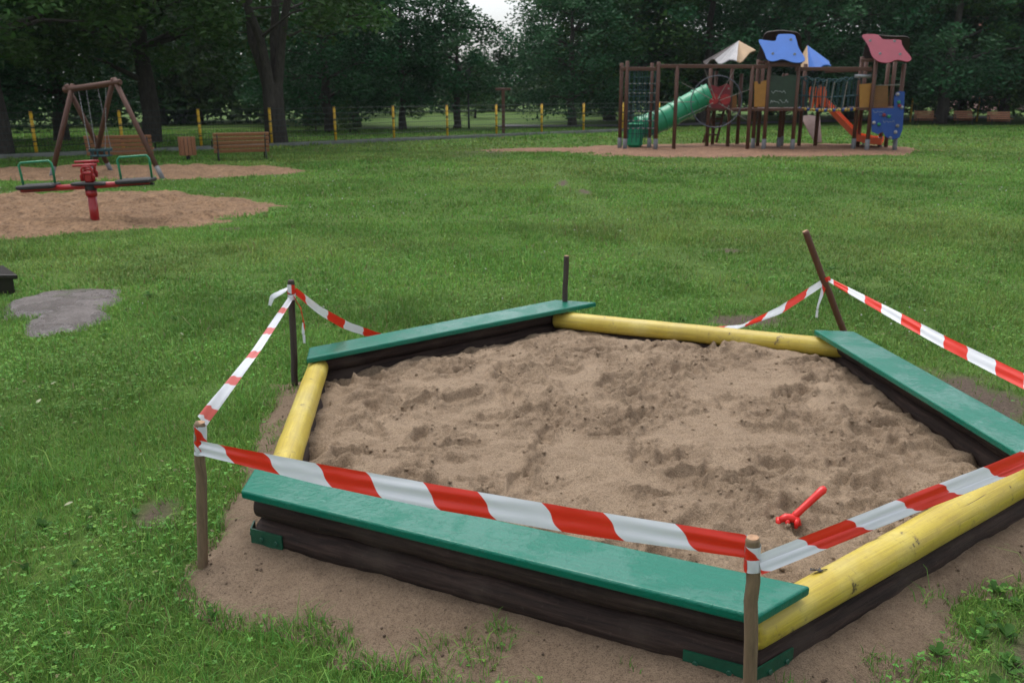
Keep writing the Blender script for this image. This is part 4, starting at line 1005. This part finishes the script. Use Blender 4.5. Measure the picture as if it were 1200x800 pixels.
# orange double slide
cen = [L3(778, 300, 1.9), L3(805, 330, 1.9), L3(850, 382, 1.9), L3(890, 425, 1.9), L3(925, 434, 1.9), L3(962, 436, 1.9)]
cen = [np.array([p[0], -.16 * k, p[2] - .02]) for k, p in enumerate(cen)]
sl2 = MB()
prof = [(0, .16), (.03, .16), (.05, .03), (.43, .03), (.45, .11), (.49, .11), (.51, .03), (.89, .03), (.91, .16), (.94, .16), (.94, -.03), (0, -.03)]
vs = []; fs = []; n = len(prof)
for p in cen:
    for w_, h_ in prof: vs.append((p[0] + w_ * .32, 1.55 + p[1] + w_, p[2] + h_))
for i in range(len(cen) - 1):
    for k in range(n): j = (k + 1) % n; fs.append((i * n + k, i * n + j, i * n + n + j, i * n + n + k))
fs += [tuple(range(n)), tuple(range((len(cen) - 1) * n + n - 1, (len(cen) - 1) * n - 1, -1))]
part(sl2.add(vs, fs), 'slide', M['orange'])
part(MB().tube([L3(935, 440, 1.7) * [1, 1, 0], L3(935, 438, 1.7)], .03, 8), 'slide_leg', M['steel'])
# pinkish climbing ramp behind
panel([(724, 350), (755, 346), (792, 352), (790, 440), (765, 440), (748, 405)], 2.3, M['ramp'], 'ramp', .05, .6)
# roofs: a wavy panel each side of a ridge
def roof(front, back, d_f, lean, mat_f, mat_b, bo_pts):
    P = [L3(x_, y_, d_f) for x_, y_ in front]; z0 = min(p[2] for p in P); z1 = max(p[2] for p in P)
    o = panel(sm_outline(front), d_f, mat_f, 'roof_panel', .03, lean)
    d_b = d_f + 2 * lean * (z1 - z0) + .06
    panel(sm_outline(back), d_b, mat_b, 'roof_panel', .03, -lean)
    bolts(o, bo_pts, d_f, lean, z0)
    return z0, z1
blue = [(570, 73), (608, 80), (636, 82), (640, 66), (648, 55), (706, 55), (710, 78), (714, 108), (736, 150), (716, 161), (688, 160), (652, 146), (622, 156), (598, 152), (590, 118)]
roof(blue, [(578, 58), (640, 52), (704, 60), (712, 100), (720, 135), (690, 150), (640, 140), (590, 150), (560, 140), (574, 100)], -.25, .75, M['blue'], M['roof_back'], ((690, 76), (620, 128), (697, 130)))
mar = [(942, 55), (1003, 55), (1013, 66), (1020, 76), (1086, 75), (1084, 92), (1090, 112), (1111, 146), (1092, 159), (1056, 148), (1024, 162), (990, 158), (970, 140), (964, 95)]
roof(mar, [(958, 66), (1018, 72), (1084, 72), (1090, 110), (1080, 148), (1010, 150), (950, 150), (926, 148), (948, 100)], -.25, .75, M['maroon'], M['roof_back'], ((973, 80), (1000, 128), (1070, 130), (1060, 82)))
# side gables under the ridges
panel([(560, 148), (575, 95), (590, 82), (600, 100), (604, 150)], .45, M['roof_back'], 'gable'); panel([(930, 150), (944, 92), (962, 75), (972, 96), (976, 150)], .45, M['roof_back'], 'gable')
# two hipped roofs behind
def hip(apex, corners, d0, dm, mats):
    A = L3(*apex, dm)
    for k in range(len(corners) - 1):
        (xa, ya, da), (xb, yb, db_) = corners[k], corners[k + 1]; p, q = L3(xa, ya, da), L3(xb, yb, db_)
        nv = 7; e = [p + (q - p) * t + np.array([0, 0, -.07 * math.sin(2 * PI * t) - .03]) * (0 < t < 1) for t in np.linspace(0, 1, nv)]
        up_ = np.array([0, 0, .03]); top_ = [A + up_] + [x_ + up_ for x_ in e]; bot_ = [A] + e; n = len(top_)
        part(MB().add(top_ + bot_, [(0, i, i + 1) for i in range(1, n - 1)] + [(n, n + i + 1, n + i) for i in range(1, n - 1)] + [(0, n, n + 1, 1), (0, n - 1, 2 * n - 1, n)] + [(i, n + i, n + i + 1, i + 1) for i in range(1, n - 1)]), 'roof_panel', mats[k])
hip((497, 87), [(372, 160, 2.7), (414, 154, 1.7), (490, 158, 1.0), (557, 120, 2.0), (520, 120, 3.1), (372, 160, 2.7)], 1.5, 2.0, [M['roof_back'], M['grey_panel'], M['cream'], M['roof_back'], M['roof_back']])
hip((738, 103), [(700, 172, 2.3), (742, 180, 1.5), (822, 174, 1.8), (812, 160, 3.1), (700, 172, 2.3)], 1.5, 2.2, [M['cream'], M['blue'], M['blue'], M['play_wood']])
# stubs carrying roofs
beam(L3(565, 160, .1), L3(720, 160, .1), .07, .08); beam(L3(925, 152, .1), L3(1075, 152, .1), .07, .08)
part(MB().tube([L3(905, 208, .0), L3(962, 208, .0)], .05, 10), 'rail', M['steel']); part(MB().tube([L3(972, 241, -.02), L3(1064, 239, -.02)], .012, 6), 'rail', M['rope_pale'])
# blue climbing wall
cw = panel(([(965, 322), (1043, 321), (1044, 282), (1052, 266), (1066, 261), (1081, 263), (1078, 322), (1073, 395), (1062, 424), (1036, 432), (1015, 422), (1004, 404), (986, 412), (965, 403)]), -.12, M['blue_dark'], 'climbing_wall', .04)
hb_ = {'rope_pale': [(1055, 383), (1030, 426)], 'green_tube': [(1025, 350), (990, 378), (1060, 300)], 'red_panel': [(1062, 312), (1008, 345)], 'grey_panel': [(1056, 272), (972, 372), (1070, 318), (1048, 405)]}
for mk_, pp in hb_.items():
    for x_, y_ in pp: p = L3(x_, y_, -.13); part(MB().tube([p + [0, .01, 0], p + [0, -.04, 0], p + [0, -.06, .0]], [.05, .042, .022], 8), 'climbing_hold', M[mk_], cw)
sc_ = MB(); r3 = np.random.default_rng(3)
for (xa, xb, ya) in ((968, 1008, 335), (990, 1035, 345), (1005, 1045, 368)):
    prev = None
    for x_ in np.linspace(xa, xb, 10):
        p = L3(x_, ya + r3.uniform(-5, 5), -.126)
        if prev is not None: sc_.tube([prev, p], .0035, 4)
        prev = p
part(sc_, 'scribble', M['scribble'], cw)
# ladder and struts under the back tower
beam(L3(412, 330, 1.9), L3(372, 442, 2.1), .06, .06); beam(L3(445, 330, 1.9), L3(418, 442, 2.1), .06, .06)
for t in (.25, .5, .75): beam(L3(412 - 40 * t, 330 + 112 * t, 1.95), L3(445 - 27 * t, 330 + 112 * t, 1.95), .05, .05)
# ------------------------------------------------------------------ distant small structures
tp0 = at(590, 157); tpo = thing('wooden_post', tuple(tp0), 'brown wooden T shaped post beyond the mesh fence', 'post')
MB().box((0, 0, .85), (.13, .13, 1.9), bev=.01).build('shaft', W, tpo); MB().box((0, -.002, 1.76), (.62, .10, .10), bev=.01).build('crossbar', W, tpo)
lp0 = at(549.5, 152); lpo = thing('lamp_post', tuple(lp0), 'thin dark park lamp post beside a dark trunk beyond the path', 'lamp post')
MB().tube([(0, 0, -.1), (0, 0, .5), (0, 0, 2.3)], [.06, .045, .035], 8).build('pole', M['iron'], lpo); MB().tube([(0, 0, 2.3), (0, 0, 2.36), (0, 0, 2.58), (0, 0, 2.66)], [.05, .13, .15, .03], 10).build('lantern', M['iron'], lpo)
ms = np.array([gx(217, 52), 52, 0]); mso = thing('stone_marker', tuple(ms), 'pale grey stone marker standing on the far lawn past the bin', 'monument')
MB().box((0, 0, .15), (.9, .6, .35), bev=.02).build('base', M['pale_stone'], mso)
MB().prism([(-.34, 0), (.34, 0), (.25, .9), (.10, 1.5), (0, 1.75), (-.12, 1.45), (-.28, .8)], (0, 0, .32), (1, 0, 0), (0, 0, 1), .25).build('slab', M['pale_stone'], mso, None, .02)
hx = gx(1212, 78); ho = thing('house', (hx, 78, 0), 'pink plastered house showing through the trees at the park edge', 'house')
MB().box((0, 0, 2.6), (11, 8, 5.2)).build('wall', M['house'], ho)
rf = MB().add([(-6, -4.6, 5.2), (6, -4.6, 5.2), (6, 4.6, 5.2), (-6, 4.6, 5.2), (-6, 0, 7.8), (6, 0, 7.8), (-6, -4.6, 5.0), (6, -4.6, 5.0), (6, 4.6, 5.0), (-6, 4.6, 5.0)], [(0, 1, 5, 4), (2, 3, 4, 5), (0, 4, 3), (1, 2, 5), (6, 9, 8, 7), (0, 6, 7, 1), (1, 7, 8, 2), (2, 8, 9, 3), (3, 9, 6, 0)]).build('roof', M['roof_tile'], ho)
for x_ in (-4.2, -1.6, 1.2, 3.8):
    for z in (1.5, 3.9):
        fr_ = MB()
        for cx_, cz_, w_, h_ in ((0, .68, 1.16, .08), (0, -.68, 1.16, .08), (-.54, 0, .08, 1.28), (.54, 0, .08, 1.28), (0, 0, .05, 1.28)): fr_.box((x_ + cx_, -4.02, z + cz_), (w_, .08, h_))
        fo_ = fr_.build('window', M['white_trim'], ho); MB().box((x_, -4.008, z), (1.0, .03, 1.28)).build('pane', M['window'], fo_)

# ------------------------------------------------------------------ trees
def crown_pts(r, H0, H1, Rad, n, top_pow=.8):
    P = []
    while len(P) < n:
        u = r.uniform(0, 1); a = r.uniform(0, 2 * PI); z = H0 + (H1 - H0) * u
        prof = (math.sin(PI * min(1, (u * .86 + .16))) ** top_pow)
        q = math.sqrt(r.uniform(.12, 1)) * Rad * prof
        P.append((q * math.cos(a), q * math.sin(a), z + r.normal(0, .25) - .12 * q * (u < .4)))
    return np.array(P)
def leaf_mesh(name, cents, r, per, spread, size, base, flat=.42, droop=.0):
    n = len(cents) * per; ci = np.repeat(np.arange(len(cents)), per); rad = np.repeat(r.uniform(.6, 1.3, len(cents)), per) * spread
    g = r.normal(0, 1, (n, 3)); g /= np.linalg.norm(g, axis=1)[:, None]; g *= (r.random(n) ** .45)[:, None]
    c = cents[ci] + g * rad[:, None] * np.array([1, 1, flat]); c[:, 2] -= .35 * flat * (g[:, 0] ** 2 + g[:, 1] ** 2) * rad
    d = r.normal(0, 1, (n, 3)); d[:, 2] = d[:, 2] * .45 - .25 - droop; d /= np.linalg.norm(d, axis=1)[:, None]
    w = r.normal(0, 1, (n, 3)); w[:, 2] *= .5; w = np.cross(d, w); w /= np.linalg.norm(w, axis=1)[:, None]; w[:, 2] *= .6
    L = size * r.uniform(.6, 1.35, n); Wd = L * r.uniform(.42, .7, n)
    V = np.stack([c - d * (L / 2)[:, None], c + w * (Wd / 2)[:, None], c + d * (L / 2)[:, None], c - w * (Wd / 2)[:, None]], 1).reshape(-1, 3)
    clump = np.repeat(r.uniform(.7, 1.35, len(cents)), per); hue = np.repeat(r.normal(0, .12, len(cents)), per)
    col = np.array(base)[None] * (clump * r.uniform(.75, 1.3, n))[:, None]; col[:, 0] *= (1 + hue + r.normal(0, .08, n))
    q = np.arange(n * 4).reshape(n, 4)
    return fast_mesh(name, V, quads=q, mat=M['leaf'], col=np.repeat(np.clip(col, .006, .3), 4, 0))
def trunk_mesh(name, r, H, r0, cents, H0, stems=1, nl=13, spread=0.0):
    mb = MB()
    def curve(p, q, k, w):
        out = []
        for t in np.linspace(0, 1, k): out.append(np.array(p) * (1 - t) + np.array(q) * t + r.normal(0, w, 3) * (0 < t < 1))
        return out
    bases = []
    for s_ in range(stems):
        a = 2 * PI * s_ / max(1, stems) + .5; fork = 2.0 if stems > 1 else H * .55
        if stems == 1:
            pts = curve((0, 0, -.2), (r.normal(0, .25), r.normal(0, .25), H * .62), 8, .06); rad = [r0 * 1.35, r0 * 1.02] + list(np.linspace(r0 * .95, r0 * .35, 6))
            mb.tube(pts, rad, 12, False, jit=.05); bases.append((pts, rad))
        else:
            off = r0 * .55; e = (math.cos(a) * spread, math.sin(a) * spread, H * .62)
            pts = curve((math.cos(a) * off, math.sin(a) * off, -.2), (math.cos(a) * off * .9, math.sin(a) * off * .9, fork), 3, .02) + curve((math.cos(a) * off * 1.5, math.sin(a) * off * 1.5, fork + .5), e, 6, .10)
            rad = [r0 * .72, r0 * .62, r0 * .56] + list(np.linspace(r0 * .48, r0 * .22, 6)); mb.tube(pts, rad, 10, False, jit=.05); bases.append((pts, rad))
    if stems > 1: mb.tube([(0, 0, -.2), (0, 0, .3), (0, 0, 1.2), (0, 0, 2.1)], [r0 * 1.25, r0 * 1.02, r0 * .92, r0 * .98], 14, False, jit=.04)
    pick = r.choice(len(cents), min(len(cents), nl * 3), replace=False)
    for i in pick:
        pts, rad = bases[r.integers(len(bases))]; zc = cents[i][2]
        k = int(np.clip(np.searchsorted([p[2] for p in pts], zc - .35 * math.hypot(cents[i][0], cents[i][1])) , 2, len(pts) - 1)); p = pts[k]
        m_ = (p + cents[i]) / 2 + np.array([0, 0, .25]); rr = rad[k] * .42
        mb.tube([p, p * .55 + m_ * .45, m_, cents[i]], [rr, rr * .75, rr * .5, .018], 6, False)
    me = bpy.data.meshes.new(name); me.from_pydata(mb.v, [], mb.f); me.polygons.foreach_set('use_smooth', mb.sm); me.materials.append(M['bark']); me.update(); return me
KIND = {}
def make_kind(key, seed, H, H0, Rad, nc, per, spread, size, base, r0, stems=1, flat=.42, sp=0.0, tp=.8):
    r = np.random.default_rng(seed); cents = crown_pts(r, H0, H, Rad, nc, tp)
    KIND[key] = (leaf_mesh('crown_' + key, cents, r, per, spread, size, base, flat), trunk_mesh('trunk_' + key, r, H, r0, cents, H0, stems, 13, sp))
G1 = (.040, .092, .022); G2 = (.028, .086, .034); G3 = (.05, .10, .022)
make_kind('a', 101, 11.0, 1.5, 4.6, 185, 165, 1.15, .22, G1, .28, 1, .62)
make_kind('b', 102, 10.2, 1.3, 4.2, 175, 165, 1.1, .21, G2, .24, 1, .66)
make_kind('c', 103, 11.5, 1.8, 5.0, 190, 165, 1.2, .23, G2, .29, 1, .6)
make_kind('m', 104, 12.5, 3.9, 5.2, 150, 165, 1.0, .21, G1, .36, 4, .55, 1.6)
make_kind('h', 108, 12.0, 2.9, 5.0, 170, 165, 1.05, .22, G1, .29, 1, .6)
make_kind('n', 107, 11.0, 1.5, 2.9, 125, 165, .95, .21, G2, .20, 1, .7)
make_kind('s', 105, 5.7, 1.7, 2.8, 85, 150, .75, .19, G2, .17, 1, .7)
make_kind('y', 106, 7.5, 1.0, 3.0, 70, 150, .8, .22, G3, .14)
def tree(px, Y, key, label, sc=1.0, rz=None, cat='tree', name='broadleaf_tree', group='trees around the park', zs=1.0):
    x = gx(px, Y); t = thing(name, (x, Y, 0), label, cat, group, random.uniform(0, 6.28) if rz is None else rz); t.scale = (sc, sc, sc * zs)
    link('crown', KIND[key][0], t); link('trunk', KIND[key][1], t); return t
TR = [(2, 24.5, 'h', 'dark tree whose trunk stands at the left edge of the picture', 1.0),
 (74, 33, 'b', 'shady tree with its trunk behind the legs of the timber swing', 1.0),
 (178, 31, 'h', 'big dark trunk tree rising behind the bench and swing', 1.0),
 (326, 28.8, 'm', 'thick forked tree with several stems beside the slatted bench', .92),
 (362, 47, 'b', 'tree behind the mesh fence just past the forked trunk', .9),
 (388, 39, 'b', 'slightly leaning slim tree behind the first posts after the forked trunk', .86),
 (421, 45, 'n', 'slim dark tree on the lawn between two yellow fence posts', 1.0),
 (474, 41, 'n', 'thick short trunk tree behind the middle of the mesh fence', .8),
 (536, 42, 's', 'smaller ragged tree under the gap of white sky', 1.02),
 (672, 44, 'b', 'dense tree just past the wooden T post', .82),
 (716, 52, 'c', 'dark tree behind the last yellow posts of the near fence', 1.05),
 (736, 47, 'a', 'tall leafy tree behind the climbing net', 1.0),
 (770, 52, 'b', 'tree standing behind the green tube slide', 1.1),
 (825, 47, 'c', 'tree behind the grey and cream roof', 1.0),
 (885, 54, 'a', 'tall dark tree behind the blue roof', 1.1),
 (940, 47, 'b', 'dark tree between the blue and red roofs', 1.05),
 (995, 53, 'c', 'dark tree behind the rope bridge', 1.0),
 (1050, 51, 'a', 'bushy tree behind the red roof', 1.05),
 (1102, 44.5, 'c', 'tree with a stout trunk between the first two far benches', .95),
 (1128, 49.5, 'b', 'tree with a slim trunk behind the middle far bench', 1.0),
 (1176, 46, 'a', 'leafy tree overhanging the far shaded bench', .95),
 (1262, 44, 'c', 'tree partly cut by the right edge in front of the pink house', 1.0),
 (-110, 30, 'c', 'broad tree beyond the left edge whose boughs hang into view', 1.0)]
for px, Y, k, lab, sc in TR: tree(px, Y, k, lab, sc)
for px, Y, lab, sc in ((558, 60, 'pale green bush glowing behind the thin lamp post', .55), (372, 40, 'low dark bush at the fence beside the forked tree', .22), (412, 38, 'small round bush at the foot of the concrete plinth', .18), (1040, 62, 'light green bush under the trees behind the rope bridge', .8), (240, 50, 'bush behind the yellow post by the litter bin', .5), (905, 62, 'bush in the shade behind the blue roof', .8)):
    tree(px, Y, 'y', lab, sc, None, 'bush', 'bush', 'bushes around the park')
# willow with hanging strands
r = np.random.default_rng(77); cents = []
for k in range(95):
    a = r.uniform(0, 2 * PI); q = 3.1 * math.sqrt(r.uniform(.15, 1)); z1 = 7.2 - .28 * q * q * .5 + r.normal(0, .3); z0 = r.uniform(1.0, 2.4)
    for z in np.arange(z0, z1, .33): cents.append((q * math.cos(a) + r.normal(0, .05), q * math.sin(a) + r.normal(0, .05), z))
cents = np.array(cents)
KIND['w'] = (leaf_mesh('crown_w', cents, r, 14, .30, .24, (.045, .075, .028), 1.0, 1.6), trunk_mesh('trunk_w', r, 8, .3, cents, 3, 1, 6))
tree(190, 50, 'w', 'pale weeping willow with hanging strands behind the swing', 1.0, .3, 'tree', 'willow_tree', None)
tree(232, 58, 'w', 'second weeping willow further back past the litter bin', 1.0, 2.3, 'tree', 'willow_tree', None)
# far wood closing the view
r = np.random.default_rng(55); cents = []
for az in np.arange(-62, 62, .5):
    for k in range(11):
        far = np.interp(az, [-62, -12, -5, 1, 6, 62], [50, 52, 78, 78, 60, 56])
        D_ = far + r.uniform(0, 9); a = R(az + r.uniform(-.3, .3)); hmax = (11.5 if az > 4.5 else 4.0 if az > -7 else 5.5 if az > -16 else 8.5) + 1.3 * math.sin(az * .9) + 1.0 * math.sin(az * 2.3)
        cents.append((D_ * math.sin(a), D_ * math.cos(a), .5 + hmax * r.uniform(0, 1)))
cents = np.array(cents)
tag(link('far_wood', leaf_mesh('far_wood', cents, r, 60, 1.5, .42, (.035, .080, .026), .6)), 'distant dark wood closing the park beyond the lawn', 'wood', kind='stuff')

# ------------------------------------------------------------------ damp air
hm = bpy.data.materials.new('damp_air'); hm.use_nodes = True; hn = hm.node_tree; hn.nodes.clear()
ho_ = hn.nodes.new('ShaderNodeOutputMaterial'); hv = hn.nodes.new('ShaderNodeVolumePrincipled'); hv.inputs['Color'].default_value = (.86, .93, 1, 1); hv.inputs['Density'].default_value = .00022
hn.links.new(hv.outputs[0], ho_.inputs['Volume'])
tag(MB().box((0, 0, 9), (1400, 1400, 20)).build('haze', hm), kind='stuff')
# ------------------------------------------------------------------ light, sky, camera
SUN_EL, SUN_AZ = R(70), R(330)
w = bpy.data.worlds.new('World'); bpy.context.scene.world = w; w.use_nodes = True; nt = w.node_tree
sky = nt.nodes.new('ShaderNodeTexSky'); sky.sky_type = 'NISHITA'; sky.sun_disc = False; sky.sun_elevation = SUN_EL; sky.sun_rotation = SUN_AZ; sky.air_density = 1.0; sky.dust_density = 4.0; sky.ozone_density = 2.5
hs = nt.nodes.new('ShaderNodeHueSaturation'); hs.inputs['Saturation'].default_value = .32
nt.links.new(sky.outputs[0], hs.inputs['Color']); nt.links.new(hs.outputs[0], nt.nodes['Background'].inputs[0]); nt.nodes['Background'].inputs[1].default_value = .15
sun = bpy.data.lights.new('sun', 'SUN'); sun.energy = .5; sun.angle = R(75); sun.color = (1, .97, .93)
so = bpy.data.objects.new('sun', sun); C.objects.link(so)
sd_ = Vector((math.sin(SUN_AZ) * math.cos(SUN_EL), math.cos(SUN_AZ) * math.cos(SUN_EL), math.sin(SUN_EL))); so.rotation_euler = sd_.to_track_quat('Z', 'Y').to_euler()
cam = bpy.data.cameras.new('camera'); cam.sensor_width = 36; cam.lens = FPX / 1200 * 36; cam.clip_start = .05; cam.clip_end = 1500
cam.dof.use_dof = True; cam.dof.focus_distance = 2.5; cam.dof.aperture_fstop = 7.0
co = bpy.data.objects.new('camera', cam); C.objects.link(co); co.location = (0, 0, CAM_H)
co.rotation_euler = (Matrix.Rotation(PI / 2 - PITCH, 3, 'X') @ Matrix.Rotation(-ROLL, 3, 'Z')).to_euler()
sc = bpy.context.scene; sc.camera = co
sc.view_settings.view_transform = 'Standard'; sc.view_settings.look = 'None'; sc.view_settings.gamma = 1; sc.view_settings.use_curve_mapping = False
sc.view_settings.exposure = 0.95
sc.cycles.max_bounces = 6; sc.cycles.transparent_max_bounces = 4; sc.cycles.use_denoising = True
